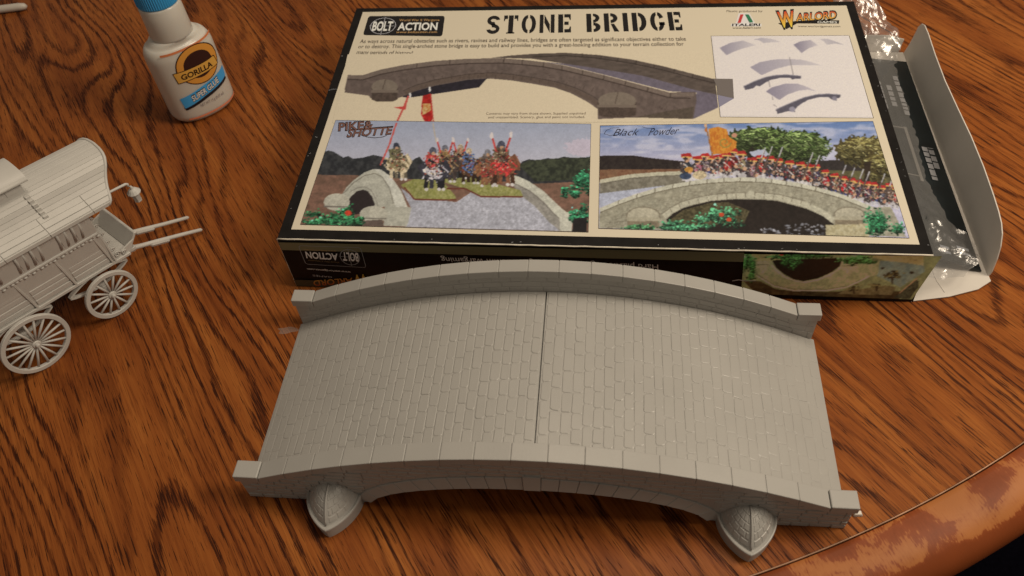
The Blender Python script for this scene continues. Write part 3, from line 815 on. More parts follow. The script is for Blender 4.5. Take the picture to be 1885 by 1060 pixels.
# --- right picture: infantry marching over the bridge
A = Canvas(lidp, [(1105, 231), (1607, 223), (1674, 438), (1102, 420)], 0.36, L4)
A.grad(228, 300, (104, 126, 164), (188, 180, 190))
cl = vnoise(A.x / 34, A.y / 7, 3) * .6 + vnoise(A.x / 14, A.y / 4, 5) * .4
cl = np.clip((cl - .42) / .3, 0, 1)[:, None] * .6 * (A.y < 305)[:, None]; A.c = A.c * (1 - cl) + np.array([208., 202, 206]) * cl
A.poly([(1100, 287), (1130, 286), (1165, 286), (1200, 291), (1260, 297), (1260, 316), (1100, 314)], (40, 32, 30), c2=(52, 44, 38), sc=4)
A.poly([(1100, 312), (1260, 311), (1260, 330), (1100, 336)], (116, 78, 56), c2=(132, 98, 70), sc=5)
A.poly([(1478, 302), (1500, 296), (1550, 294), (1592, 298), (1640, 306), (1640, 326), (1478, 318)], (52, 46, 42), var=.2)
A.poly([(1478, 312), (1640, 316), (1660, 380), (1478, 350)], (104, 98, 62), c2=(84, 78, 52), sc=5, stretch=2)
def tree(cx, cy, rx, ry, dark, tones, n):
    A.blob(cx, cy, rx, ry, dark, ragged=.35, var=.3, sc=4)
    for _ in range(n):
        w = random.uniform(0, 6.28); r = math.sqrt(random.random()) * .95
        x, y = cx + math.cos(w) * rx * r, cy + math.sin(w) * ry * r; d = random.uniform(-.5, .9); l = random.uniform(5, 12)
        lum = .80 - .45 * math.sin(w) * r + random.gauss(0, .22)
        A.line([(x, y), (x + l * math.cos(d), y + l * math.sin(d))], random.uniform(1.0, 2.0), tuple(np.clip(np.array(random.choice(tones)) * max(.3, lum), 8, 230)))
gt = [(98, 118, 60), (122, 140, 78), (70, 88, 44), (142, 156, 98), (56, 70, 36)]
tree(1400, 262, 62, 28, (48, 56, 30), gt, 520); tree(1462, 272, 64, 32, (46, 54, 30), gt, 620); tree(1372, 255, 36, 17, (52, 60, 34), gt, 200)
A.poly([(1374, 282), (1384, 268), (1398, 290), (1412, 300), (1380, 312)], (40, 36, 28), var=.3)
A.blob(1398, 282, 16, 7, (178, 180, 188), ragged=.5)
ot = [(150, 140, 86), (126, 116, 66), (172, 160, 106), (98, 88, 48), (70, 60, 34)]
tree(1588, 278, 52, 27, (74, 64, 36), ot, 640); tree(1612, 306, 26, 28, (70, 60, 34), ot, 220)
A.poly([(1590, 300), (1604, 296), (1600, 330), (1594, 345), (1586, 345), (1592, 322)], (50, 40, 30), var=.3)
# far parapet and road on the left
for q in range(26):
    x = 1362 + q * 11.2; A.blob(x, 312 + max(0, (x - 1400)) * .19, 10, 15, (46, 38, 38), ragged=.7, a=.8)
A.poly([(1104, 331), (1160, 321), (1210, 317), (1262, 316), (1262, 336), (1200, 346), (1104, 372)], (138, 130, 110), c2=(116, 108, 90), sc=4)
A.line([(1104, 334), (1160, 324), (1210, 320), (1262, 318)], 7, (186, 178, 148), var=.06)
A.line([(1104, 339), (1160, 328), (1210, 324), (1262, 322)], 1.2, (104, 96, 80))
A.poly([(1104, 356), (1170, 348), (1226, 341), (1180, 352), (1104, 382)], (176, 176, 182))
# troops
def soldier(x, y, s, coat=(186, 38, 40), gun=True):
    leg = random.choice([(60, 66, 110), (200, 190, 178), (70, 60, 62)])
    for dx in (-2.4, 2.4): A.line([(x + dx * s, y + 7 * s), (x + dx * s * 1.4, y + 17 * s)], 3.6 * s, leg, var=.3)
    A.blob(x, y + 15 * s, 6 * s, 3 * s, (206, 198, 188), a=.8, ragged=.8)
    A.blob(x - 1 * s, y + 2 * s, 7 * s, 9 * s, (70, 60, 56), ragged=.6, var=.4, sc=2)
    coat = random.choice([coat, coat, coat, (64, 54, 58), (150, 132, 112), (84, 76, 96)]); coat = tuple(c * random.uniform(.75, 1.05) for c in coat); x += random.uniform(-2, 2); y += random.uniform(-2.5, 2.5)
    A.blob(x + 1 * s, y + 3 * s, random.uniform(3.6, 5.2) * s, 6.6 * s, coat, ragged=.4, var=.3, sc=2)
    A.line([(x - 4 * s, y - 2 * s), (x + 5 * s, y + 6 * s)], 1.6 * s, (214, 204, 190))
    A.blob(x + 4 * s, y + 8 * s, 2.6 * s, 2.6 * s, (200, 156, 120)); A.blob(x, y - 7 * s, 3.6 * s, 3.8 * s, (196, 150, 116), var=.2)
    A.blob(x - 1.5 * s, y - 7.4 * s, 2.4 * s, 2.2 * s, (60, 48, 44))
    A.poly([(x - 6.5 * s, y - 13 * s), (x + 4 * s, y - 14.5 * s), (x + 6.5 * s, y - 10 * s), (x + 5 * s, y - 8.4 * s), (x - 6 * s, y - 9 * s)], (172, 44, 42), var=.2)
    A.line([(x - 6 * s, y - 9.6 * s), (x + 5.6 * s, y - 9 * s)], 1.7 * s, (214, 172, 92))
    if gun:
        A.line([(x + 2 * s, y + 8 * s), (x + 15 * s, y - 22 * s)], 2.2 * s, (96, 78, 66)); A.line([(x + 11 * s, y - 13 * s), (x + 16 * s, y - 26 * s)], 1.6 * s, (186, 182, 178))
    for _ in range(46): A.blob(x + random.gauss(0, 4.4) * s, y + random.gauss(3, 6) * s, random.uniform(.7, 1.7), random.uniform(.7, 1.6), random.choice([(206, 192, 170), (36, 30, 32), (30, 26, 28), (186, 146, 110), (150, 34, 38), (80, 74, 84), (96, 70, 56)]), a=.8)
for x, y, s in [(1648, 358, 1.25), (1636, 352, 1.3), (1624, 356, 1.35), (1610, 350, 1.3), (1596, 350, 1.35), (1582, 343, 1.3), (1568, 342, 1.35), (1553, 338, 1.3), (1536, 332, 1.3), (1518, 326, 1.25), (1504, 316, 1.2), (1488, 316, 1.35), (1472, 312, 1.4), (1454, 310, 1.4), (1434, 305, 1.35), (1417, 303, 1.4), (1400, 302, 1.35), (1386, 304, 1.5)]: soldier(x + random.uniform(-1, 1), y + 4, s, gun=random.random() < .75)
soldier(1366, 300, 1.5, (70, 40, 44), False); soldier(1350, 296, 1.5, (150, 34, 40), False); soldier(1336, 302, 1.5, (186, 38, 40), False); soldier(1322, 302, 1.3, (120, 90, 80), False); soldier(1310, 304, 1.35, (170, 40, 44), False)
soldier(1300, 302, 1.35, (170, 140, 120), False); soldier(1286, 306, 1.5, (176, 140, 120), False); soldier(1264, 306, 1.55, (56, 66, 78), False)
A.blob(1288, 322, 13, 8, (196, 176, 136), var=.35, sc=2); A.blob(1268, 312, 8, 5, (196, 140, 62), var=.3); A.blob(1262, 324, 11, 6, (60, 72, 90), var=.3)
A.poly([(1304, 237), (1322, 233), (1338, 238), (1342, 252), (1356, 260), (1355, 272), (1340, 282), (1312, 284), (1307, 262)], (212, 146, 56), c2=(190, 108, 40), sc=5, stretch=.5)
pts = [(1334 + r * math.cos(w), 262 + r * .9 * math.sin(w)) for w, r in [(q * .35, 12 - q * .42) for q in range(26)]]
A.line(pts, 2.0, (150, 134, 64)); A.line([(1300, 232), (1306, 262), (1312, 290)], 2.0, (150, 96, 50)); A.blob(1299, 230, 2.6, 5, (212, 170, 130)); A.blob(1300, 239, 2.6, 4, (186, 110, 50)); A.blob(1352, 249, 5, 4, (196, 140, 110))
# near wall, arch, coping
A.poly([(1104, 384), (1140, 369), (1173, 357), (1207, 347), (1239, 339), (1270, 334), (1302, 330), (1334, 328), (1363, 327), (1400, 328), (1421, 330), (1473, 338), (1504, 345), (1546, 357), (1588, 374), (1608, 381), (1640, 381), (1668, 436), (1103, 420)], (166, 158, 132), c2=(146, 138, 114), sc=5)
A.poly([(1227, 404), (1239, 393), (1258, 383), (1278, 377), (1308, 370), (1348, 367), (1400, 367), (1432, 370), (1484, 384), (1515, 398), (1536, 414), (1524, 434), (1230, 425)], (38, 31, 26), var=.2, sc=5)
A.poly([(1232, 405), (1258, 386), (1308, 373), (1340, 372), (1380, 388), (1370, 410), (1240, 420)], (62, 56, 36), c2=(98, 88, 60), sc=3)
A.line([(1222, 398), (1236, 388), (1256, 377), (1278, 370.5), (1308, 364), (1348, 360.5), (1400, 360), (1432, 363), (1482, 376), (1515, 391), (1534, 406)], 10, (184, 176, 148), var=.05)
A.line([(1217, 394), (1234, 382), (1254, 371.5), (1278, 364.5), (1308, 358.5), (1348, 355), (1400, 354.5), (1434, 358), (1484, 370)], 1.2, (122, 112, 92))
for k in range(16):
    x = 1232 + k * 17.5; y = 353 + .0011 * (x - 1385) ** 2
    A.line([(x, y + 2), (x + (1385 - x) * .03, y + 12)], 1.1, (118, 108, 88))
A.blob(1382, 356, 7, 5, (186, 178, 150))
for _ in range(170):
    x = random.uniform(1110, 1560); top = 331 + .00105 * (x - 1370) ** 2; y = random.uniform(top + 8, top + 40)
    if x > 1225 and x < 1530 and y > 352 + .0011 * (x - 1385) ** 2: continue
    A.line([(x, y), (x + 7, y)], 1.0, (122, 112, 92), a=.75); A.line([(x, y), (x, y + 4)], 1.0, (122, 112, 92), a=.75)
cop = [(1104, 387), (1140, 372), (1173, 360), (1207, 350), (1239, 342.5), (1270, 337), (1302, 333), (1334, 331), (1363, 330), (1400, 331), (1421, 333), (1473, 341), (1504, 348), (1546, 360), (1588, 377), (1606, 384)]
A.line(cop, 7.5, (196, 189, 162), var=.05); A.line([(x, y + 4.4) for x, y in cop], 1.5, (110, 100, 80))
for x, y in [(1139, 372), (1173, 360), (1206, 350), (1239, 342), (1270, 337), (1302, 333), (1333, 331), (1363, 330), (1392, 331), (1421, 333), (1448, 337), (1476, 342), (1502, 348)]: A.line([(x, y - 4), (x - .8, y + 4)], 1.3, (96, 86, 68))
for (x, y, rx, ry) in [(1184, 397, 29, 15), (1563, 395, 26, 13)]:
    A.blob(x, y, rx + 3, ry + 2, (116, 104, 84), a=.6); A.blob(x, y, rx, ry, (178, 168, 140), var=.06)
    A.poly([(x - rx, y + 5), (x + rx, y + 5), (x + rx, y + 22), (x - rx, y + 22)], (128, 114, 90), var=.15)
    A.poly([(x - rx - 1, y + 3), (x + rx + 1, y + 3), (x + rx + 1, y + 10), (x - rx - 1, y + 10)], (168, 158, 130))
A.poly([(1520, 414), (1600, 412), (1600, 436), (1520, 434)], (166, 152, 112), c2=(190, 178, 140), sc=3)
for _ in range(80): A.blob(random.uniform(1400, 1520), random.uniform(412, 434), random.uniform(1, 4), 1.6, random.choice([(150, 150, 152), (84, 82, 84), (196, 194, 194)]), a=.7)
A.leaves(1320, 404, 40, 19, 620, (84, 150, 104)); A.leaves(1260, 416, 50, 10, 420, (84, 150, 104)); A.leaves(1175, 418, 34, 6, 200, (84, 140, 90))
for x, y in [(1328, 395), (1342, 404)]: A.blob(x, y, 5, 4, (192, 74, 44))
A.leaves(1630, 410, 38, 24, 800, (62, 138, 88))
A.build("infantry_picture", lid, tex=.16)
strip_line(lidp, [(1105, 231), (1607, 223), (1674, 438), (1102, 420)], 0.32, (60, 48, 40), L4 + .05, lid, "picture_outline", True)

# --- assembly diagram on the white panel
Dg = Canvas(lidp, [(1311, 68), (1561, 67), (1605, 215), (1327, 213)], 0.42, L3)
Dg.c[:] = (226, 212, 196)
z = lambda pts: [(1300 + .1698 * x, 60 + .1698 * y) for x, y in pts]
def shade(pts, c0, c1):
    i = Dg.mask(z(pts)); x = Dg.x[i]; t = ((x - x.min()) / max(1e-6, x.max() - x.min()))[:, None]; Dg.c[i] = np.array(c0) * (1 - t) + np.array(c1) * t
shade([(145, 165), (260, 110), (400, 85), (540, 135), (400, 170), (300, 205), (220, 245)], (150, 140, 146), (206, 194, 184))
shade([(510, 75), (600, 55), (700, 65), (820, 100), (740, 102), (620, 112), (570, 80)], (176, 166, 164), (206, 194, 184))
shade([(945, 130), (1020, 95), (1130, 78), (1210, 135), (1120, 165), (1035, 222)], (136, 126, 134), (200, 188, 180))
shade([(1225, 65), (1320, 68), (1400, 95), (1495, 132), (1400, 118), (1310, 130), (1270, 90)], (196, 184, 176), (176, 166, 162))
shade([(475, 375), (580, 320), (740, 290), (900, 285), (1050, 295), (1255, 355), (1050, 350), (900, 355), (750, 395), (600, 462)], (158, 148, 152), (206, 194, 184))
shade([(645, 635), (720, 590), (850, 555), (990, 552), (1100, 590), (1200, 638), (1100, 618), (1000, 630), (880, 670), (795, 732)], (140, 130, 138), (196, 184, 178))
dk = (92, 86, 92)
Dg.poly(z([(405, 585), (520, 530), (640, 485), (760, 462), (880, 458), (1030, 472), (1025, 500), (960, 498), (935, 512), (915, 490), (800, 490), (690, 515), (610, 560), (580, 585), (545, 570), (515, 600), (425, 622)]), dk, var=.12)
Dg.line(z([(405, 583), (520, 528), (640, 483), (760, 460), (880, 456), (1030, 470)]), 1.4, (150, 142, 142))
Dg.poly(z([(755, 835), (900, 770), (1060, 705), (1200, 672), (1320, 665), (1460, 675), (1450, 705), (1420, 710), (1410, 738), (1360, 725), (1330, 700), (1220, 700), (1100, 730), (1000, 790), (965, 830), (960, 860), (905, 850), (880, 852), (775, 880)]), dk, var=.12)
Dg.line(z([(755, 833), (900, 768), (1060, 703), (1200, 670), (1320, 663), (1460, 673)]), 1.4, (150, 142, 142))
Dg.blob(*z([(932, 830)])[0], 5.5, 5, (150, 142, 148)); Dg.blob(*z([(1390, 712)])[0], 4.5, 4, (136, 128, 134))
for l in ([(905, 262), (945, 480)], [(675, 480), (690, 590)], [(715, 690), (728, 780), (770, 805)]): Dg.line(z(l), .9, (140, 130, 124))
Dg.build("assembly_diagram", lid)
# the first picture runs over the corner of the diagram: its end of parapet is printed on top of the panel
flat_poly(lidp, [(1313, 144.5), (1349, 145), (1351, 181), (1320, 174), (1320, 160)], (116, 104, 92), L4 + .02, lid, "picture_overlap")
flat_poly(lidp, [(1321, 174.5), (1351, 181), (1324, 197)], (138, 130, 138), L4 + .02, lid, "picture_overlap")

# --- lettering
def stencil(ch):
    P = []
    R_ = lambda x0, y0, x1, y1: [(x0, y0), (x1, y0), (x1, y1), (x0, y1)]
    def half(cx, cy, ro, ri_x, ri_y, rx, a0, a1, n=10):
        o = [(cx + rx * math.cos(a0 + (a1 - a0) * k / n), cy + ro * math.sin(a0 + (a1 - a0) * k / n)) for k in range(n + 1)]
        i_ = [(cx + ri_x * math.cos(a1 + (a0 - a1) * k / n), cy + ri_y * math.sin(a1 + (a0 - a1) * k / n)) for k in range(n + 1)]
        return o + i_
    h = math.pi / 2
    if ch == 'S':
        P = [half(.30, .735, .265, .13, .085, .29, .15, math.pi), half(.30, .735, .265, .13, .085, .29, math.pi, 1.5 * math.pi + .35), half(.30, .265, .265, .13, .085, .29, -math.pi + .15, 0), half(.30, .265, .265, .13, .085, .29, 0, h + .35)]
        w = .6
    elif ch == 'T': P = [R_(.21, 0, .43, 1), [(0, 1), (.17, 1), (.17, .80), (.06, .80), (.04, .68), (0, .68)], [(.64, 1), (.64, .68), (.60, .68), (.58, .80), (.47, .80), (.47, 1)], R_(.14, 0, .5, .07)]; w = .64
    elif ch == 'O': P = [half(.28, .5, .5, .1, .32, .28, h, 3 * h), half(.36, .5, .5, .1, .32, .28, -h, h)]; w = .64
    elif ch == 'N': P = [R_(0, 0, .17, 1), R_(.49, 0, .66, 1), [(.21, 1), (.21, .55), (.45, 0), (.45, .45)]]; w = .66
    elif ch == 'E': P = [R_(0, 0, .22, 1), [(.27, 1), (.56, 1), (.56, .68), (.51, .68), (.47, .82), (.27, .82)], R_(.27, .41, .46, .59), [(.27, 0), (.27, .18), (.47, .18), (.51, .32), (.56, .32), (.56, 0)]]; w = .56
    elif ch == 'B': P = [R_(0, 0, .22, 1), half(.30, .755, .245, .1, .1, .28, -h, h), half(.30, .255, .255, .1, .1, .31, -h, h)]; w = .61
    elif ch == 'R': P = [R_(0, 0, .22, 1), half(.29, .73, .27, .12, .1, .31, -h, h), [(.29, .42), (.43, .42), (.64, 0), (.42, 0)]]; w = .64
    elif ch == 'I': P = [R_(.02, 0, .24, 1)]; w = .26
    elif ch == 'D': P = [R_(0, 0, .22, 1), half(.28, .5, .5, .12, .31, .34, -h, h)]; w = .62
    elif ch == 'G': P = [half(.28, .5, .5, .08, .32, .28, h, 3 * h), half(.34, .5, .5, .08, .32, .27, .45, h), half(.34, .5, .5, .08, .32, .27, -h, -.25), R_(.38, .30, .62, .46)]; w = .62
    else: return [], .36
    return P, w
V, Fc, x = [], [], 0.0
for ch in "STONE BRIDGE":
    P, w = stencil(ch)
    for p in P:
        Fc.append(tuple(range(len(V), len(V) + len(p)))); V += [(x + a, b, 0) for a, b in p]
    x += w + 0.16
V = np.array(V)
put_letters("title_lettering", V, Fc, 1.0, lidp(894.5, 62.5, L2), lidp(1257, 55.5, L2), lidp(898, 29, L2), ink_mat((26, 22, 20)), lid)
def ringpts(cx, cy, rx, ry, skew=0.0, n=36): return [(cx + rx * math.cos(2 * math.pi * k / n) + skew * ry * math.sin(2 * math.pi * k / n), cy - ry * math.sin(2 * math.pi * k / n)) for k in range(n)]
def rounded(pts, f=0.08):
    out = []
    for i in range(len(pts)):
        p = np.array(pts[i], float); a = np.array(pts[i - 1], float); b = np.array(pts[(i + 1) % len(pts)], float)
        ra, rb = p + (a - p) / np.linalg.norm(a - p) * 5, p + (b - p) / np.linalg.norm(b - p) * 5
        for t in np.linspace(0, 1, 5): out.append(tuple((1 - t) ** 2 * ra + 2 * t * (1 - t) * p + t * t * rb))
    return out
white, gold = (232, 222, 206), (196, 148, 88)
flat_poly(lidp, rounded([(678.5, 29.3), (819, 29), (814, 66.7), (668, 64.4)]), (24, 21, 20), L2, lid, "logo_plate")
strip_line(lidp, ringpts(705, 47.6, 23, 14.6, .25), 0.45, (190, 182, 172), L3, lid, "logo_ring", True)
strip_line(lidp, [(709.5, 31), (700.5, 64)], 0.35, (190, 182, 172), L3, lid, "logo_crosshair"); strip_line(lidp, [(680, 47.8), (730, 47.4)], 0.35, (190, 182, 172), L3, lid, "logo_crosshair")
letters(lidp, "BOLT", (684, 56), (721, 56), (688, 39.5), white, L4, lid, .03, .0)
letters(lidp, "ACTION", (731, 55), (804.5, 54.7), (733.5, 41.8), white, L3, lid, .03)
letters(lidp, "World War II Wargame", (735, 38.8), (809, 38.4), (735.5, 34.8), gold, L3, lid, .005)
letters(lidp, "www.boltaction.com", (729, 60.8), (804.5, 60.3), (729.6, 57), gold, L3, lid, .008)
tx = (70, 54, 40)
letters(lidp, "As ways across natural obstacles such as rivers, ravines and railway lines, bridges are often targeted as significant objectives either to take", (662, 79), (1263, 74.5), (664, 72.2), tx, L2, lid, .006)
letters(lidp, "or to destroy. This single-arched stone bridge is easy to build and provides you with a great-looking addition to your terrain collection for", (659, 88.7), (1259, 83.8), (661, 82), tx, L2, lid, .006)
letters(lidp, "many periods of history!", (656, 99), (759, 100.5), (658, 92.3), tx, L2, lid, .006)
letters(lidp, "Contents may vary from those shown. Supplied unpainted", (894.5, 210.9), (1078, 210.4), (895, 206.6), (110, 90, 70), L4, lid)
letters(lidp, "and unassembled. Scenery, glue and paint not included.", (898.6, 217.6), (1077, 217), (899, 213.3), (110, 90, 70), L4, lid)
letters(lidp, "Plastic produced by", (1337, 22), (1403.5, 22), (1337.6, 18.4), tx, L2, lid)
z = lambda pts: [(1300 + .1592 * a, .1592 * b) for a, b in pts]
flat_poly(lidp, z([(375, 152), (500, 152), (565, 268), (640, 272), (640, 305), (285, 305), (290, 272), (340, 268)]), (226, 214, 194), L2, lid, "logo_ground")
flat_poly(lidp, z([(395, 165), (432, 165), (398, 264), (362, 264)]), (196, 58, 50), L3, lid, "logo_stripe")
flat_poly(lidp, z([(448, 165), (492, 165), (545, 255), (500, 262)]), (52, 116, 76), L3, lid, "logo_stripe")
letters(lidp, "ITALERI", (1347.5, 47.8), (1399, 47.4), (1348, 43.4), (30, 24, 22), L3, lid, .03)
letters(lidp, "www.italeri.com", (1348.5, 52.6), (1400.5, 52.3), (1349, 49.4), (60, 46, 36), L3, lid)
flat_poly(lidp, z([(830, 268), (1045, 240), (1285, 228), (1538, 234), (1535, 272), (1050, 270), (930, 335), (870, 290)]), (28, 22, 20), L2, lid, "logo_plate")
letters(lidp, "W", (1433, 52.5), (1468, 49.5), (1427.5, 21), (28, 22, 20), L3, lid, .06)
letters(lidp, "W", (1435, 50), (1466, 47.5), (1430, 22.5), (28, 22, 20), L4, lid, .03, grad=((232, 200, 70), (206, 62, 40)))
letters(lidp, "ARLORD", (1464, 39.8), (1541, 34.2), (1465, 24.6), (28, 22, 20), L3, lid, .06)
letters(lidp, "ARLORD", (1465.6, 38.6), (1539, 33), (1466.4, 26), (28, 22, 20), L4, lid, .015, grad=((226, 170, 70), (212, 84, 50)))
letters(lidp, "GAMES", (1504.6, 42.2), (1541, 42.7), (1505, 38.3), white, L3, lid, .01)
letters(lidp, "www.warlordgames.com", (1468.8, 49.7), (1546.8, 50), (1469, 46.3), (60, 46, 36), L2, lid)
letters(lidp, "PIKE&", (622, 241), (688, 236.5), (623, 226), (34, 24, 22), L4 + .06, lid, .05); letters(lidp, "PIKE&", (623, 240.5), (687, 236.2), (624, 226.6), (122, 84, 70), L4 + .1, lid, .012)
letters(lidp, "SHOTTE", (637, 252.5), (720, 246.6), (642, 238), (34, 24, 22), L4 + .06, lid, .05); letters(lidp, "SHOTTE", (638, 252), (719, 246.4), (643, 238.8), (122, 84, 70), L4 + .1, lid, .012)
strip_line(lidp, [(664, 248), (676, 252), (690, 253.5), (704, 252), (712, 249)], .5, (50, 36, 32), L4 + .06, lid, "logo_flourish")
letters(lidp, "Black", (1128, 250), (1175, 248.7), (1131, 237), (44, 38, 44), L4 + .06, lid, -.005, .35)
letters(lidp, "Powder", (1193, 249.7), (1249, 246.8), (1196, 235.5), (44, 38, 44), L4 + .06, lid, -.005, .35)
for pts in ([(1112, 246), (1116, 240), (1126, 235.5), (1140, 235)], [(1112, 246), (1122, 249), (1138, 248), (1146, 242)], [(1182, 233), (1192, 236), (1205, 236)]): strip_line(lidp, pts, .28, (44, 38, 44), L4 + .06, lid, "logo_flourish")
# small white crease in the lid's left margin
strip_line(lidp, [(605, 166), (612, 164), (620, 164)], .25, (170, 164, 156), L1, lid, "crease_mark")

for _ in range(34):
    t = random.random(); e_ = random.choice([((512, 438), (1716, 467)), ((512, 438), (655, 18)), ((1716, 466), (1573, 5))])
    x, y = e_[0][0] + (e_[1][0] - e_[0][0]) * t, e_[0][1] + (e_[1][1] - e_[0][1]) * t
    d_ = random.uniform(1, 6); x += d_ if e_[1][0] < 700 else (-d_ if e_[0][0] > 1700 else 0); y -= d_ * .8 if e_[1][0] == 1716 else 0
    strip_line(lidp, [(x, y), (x + random.uniform(-4, 4), y + random.uniform(-1.5, 1.5))], random.uniform(.12, .35), (150, 142, 130), L1, lid, "scuff_mark")
# ---- front panel print (upside down as the box lies)
F1, F2, F3 = 0.66, 0.72, 0.78
def fpoly(pts, c, layer, name): 
    P = [frontp(x, y, layer - 0.55 + .05) for x, y in pts]
    a = sum(P[i][0] * P[(i + 1) % len(P)][2] - P[(i + 1) % len(P)][0] * P[i][2] for i in range(len(P)))
    if a < 0: P = P[::-1]
    return sheet(name, P, ink_mat(c), front)
fp = lambda x, y, l=0.0: frontp(x, y, l - 0.5)
olive = (122, 112, 76)
P_fb = to_photo([fBL + [.3, 0, 0], fBR])
fpoly([(513, 446), (1370, 465), (1369, 482), (519, 460)], olive, F1, "olive_stripe")
fpoly([(541, 515), (1000, 526), (1000, 541), (546, 526)], (70, 62, 42), F1, "olive_stripe")
def fletters(body, bl, br, tl, c, layer, bold=0.0, grad=None): return letters(fp, body, bl, br, tl, c, layer, front, bold, grad=grad)
def fline(pts, w, c, layer, name, closed=False): return strip_line(fp, pts, w, c, layer, front, name, closed)
fline(rounded([(549, 452), (663.7, 455.8), (674, 492.5), (563, 486)]), .3, (150, 142, 130), F2, "logo_outline", True)
fline(ringpts(644, 473.3, 17.5, 14.2, -.25), .4, (150, 142, 130), F2, "logo_ring", True)
fline([(640, 457), (647.5, 489)], .3, (150, 142, 130), F2, "logo_crosshair"); fline([(624, 471.5), (663.5, 475)], .3, (150, 142, 130), F2, "logo_crosshair")
fw_ = (244, 236, 222)
fletters("BOLT", (659, 466.5), (630, 464.5), (660.5, 481.4), fw_, F3, .03)
fletters("ACTION", (621, 467.4), (561.6, 463.3), (623, 479), fw_, F2, .03)
fletters("www.boltaction.com", (619, 461.4), (559, 458.6), (619.3, 463.6), gold, F2)
fletters("World War II Wargame", (624.6, 482), (567.4, 478), (625, 484.5), (130, 104, 66), F2)
fletters("www.warlordgames.com", (645.6, 499.5), (565, 493.7), (646.3, 502.6), (240, 232, 218), F2, .006)
fletters("GAMES", (611, 508.9), (575, 505.3), (611.6, 511.8), (180, 172, 160), F2)
fletters("ARLORD", (648.5, 511.5), (576, 516.5), (650, 521.5), fw_, F2, .02, grad=((196, 140, 60), (176, 74, 40)))
fletters("W", (676, 505), (649, 507), (679, 524), fw_, F2, .03, grad=((206, 170, 74), (186, 110, 50)))
fletters("Hard plastic single arch building for 28mm wargaming", (1211.5, 487), (811, 473.5), (1211.8, 496.4), (240, 232, 218), F2)
# picture of the bridge on the front, upside down
corn = [(1370, 467.5), (1734, 471.5), (1679, 551), (1364, 540)]
A = Canvas(fp, corn, 0.40, F2)
z = lambda pts: [(1360 + .1804 * a, 460 + .1804 * b) for a, b in pts]
A.c[:] = (140, 144, 94); A.put(np.arange(len(A.x)), (140, 144, 94), c2=(116, 122, 80), sc=9)
A.poly(z([(1440, 110), (1885, 130), (1900, 220), (1650, 380), (1400, 260)]), (128, 140, 116), c2=(110, 128, 112), sc=8)
A.poly(z([(1300, 60), (1885, 40), (1885, 160), (1700, 130), (1500, 110)]), (182, 168, 108), c2=(154, 142, 88), sc=4)
A.poly(z([(60, 20), (500, 20), (460, 110), (180, 110)]), (182, 168, 108), c2=(150, 140, 88), sc=4)
A.poly(z([(150, 120), (340, 110), (480, 260), (640, 320), (820, 290), (1000, 200), (1060, 120), (1240, 130), (1440, 110), (1420, 250), (1240, 300), (1100, 370), (900, 410), (560, 410), (360, 360), (200, 260)]), (162, 160, 112), c2=(142, 142, 96), sc=6)
A.poly(z([(340, 110), (400, 100), (1060, 80), (1030, 165), (930, 235), (800, 290), (660, 318), (560, 300), (460, 245), (380, 180)]), (30, 25, 18), var=.2)
A.line(z([(330, 150), (390, 215), (470, 275), (580, 318), (680, 330), (810, 305), (940, 250), (1040, 180)]), 3.0, (186, 176, 134))
A.line(z([(180, 260), (360, 370), (560, 415), (900, 415), (1100, 380), (1250, 310), (1340, 262)]), 2.2, (190, 182, 144)); A.line(z([(190, 250), (360, 355), (560, 400), (900, 400), (1090, 370)]), 1.0, (112, 104, 72))
A.poly(z([(40, 310), (220, 320), (380, 400), (560, 420), (900, 425), (1250, 420), (1700, 420), (1640, 500), (200, 470)]), (78, 68, 40), c2=(54, 46, 28), sc=4, stretch=2)
A.poly(z([(1100, 400), (1260, 400), (1500, 360), (1600, 380), (1560, 460), (1000, 450)]), (120, 112, 74), c2=(96, 88, 56), sc=4)
for (x, y, w, h_) in [(250, 150, 60, 50), (1125, 160, 80, 55)]:
    A.poly(z([(x - w, y - h_ * .8), (x + w, y - h_ * .8), (x + w * 1.1, y), (x + w * .6, y + h_), (x, y + h_ * 2), (x - w * .6, y + h_), (x - w * 1.1, y)]), (168, 158, 116), var=.1); A.line(z([(x - w, y), (x + w, y)]), 1.2, (110, 102, 72))
for (x, y, rx, ry, n) in ((105, 170, 60, 150, 480), (540, 130, 95, 80, 520), (650, 60, 330, 34, 620), (1240, 90, 190, 50, 560)):
    p = z([(x, y)])[0]; A.leaves(p[0], p[1], rx * .1804, ry * .1804, n, (84, 146, 70), (1.0, 2.4))
A.blob(*z([(438, 45)])[0], 3, 3, (196, 60, 40))
for (x, y, r) in [(1560, 270, 95), (1400, 370, 60), (1170, 400, 60)]:
    for _ in range(36):
        p = z([(x + random.gauss(0, r * .5), y + random.gauss(-r * .1, r * .22))])[0]; A.blob(p[0], p[1], random.uniform(1.5, 4), random.uniform(1, 2), random.choice([(58, 52, 32), (96, 92, 56), (124, 118, 74), (40, 36, 24)]), ragged=.8)
    A.line(z([(x, y), (x + 8, y + r * .8)]), 2.5, (50, 42, 28))
A.poly(z([(1580, 490), (1660, 430), (1800, 300), (1835, 320), (1830, 380), (1740, 500)]), (84, 88, 62), c2=(50, 54, 38), sc=3)
A.line(z([(1640, 440), (1820, 290)]), 2.0, (170, 136, 96))
A.build("bridge_picture", front, k=2.3, tex=.18)
fline([(1348, 517), (1360, 515), (1372, 517), (1392, 516.5)], .5, (206, 198, 182), F3, "crease_mark")

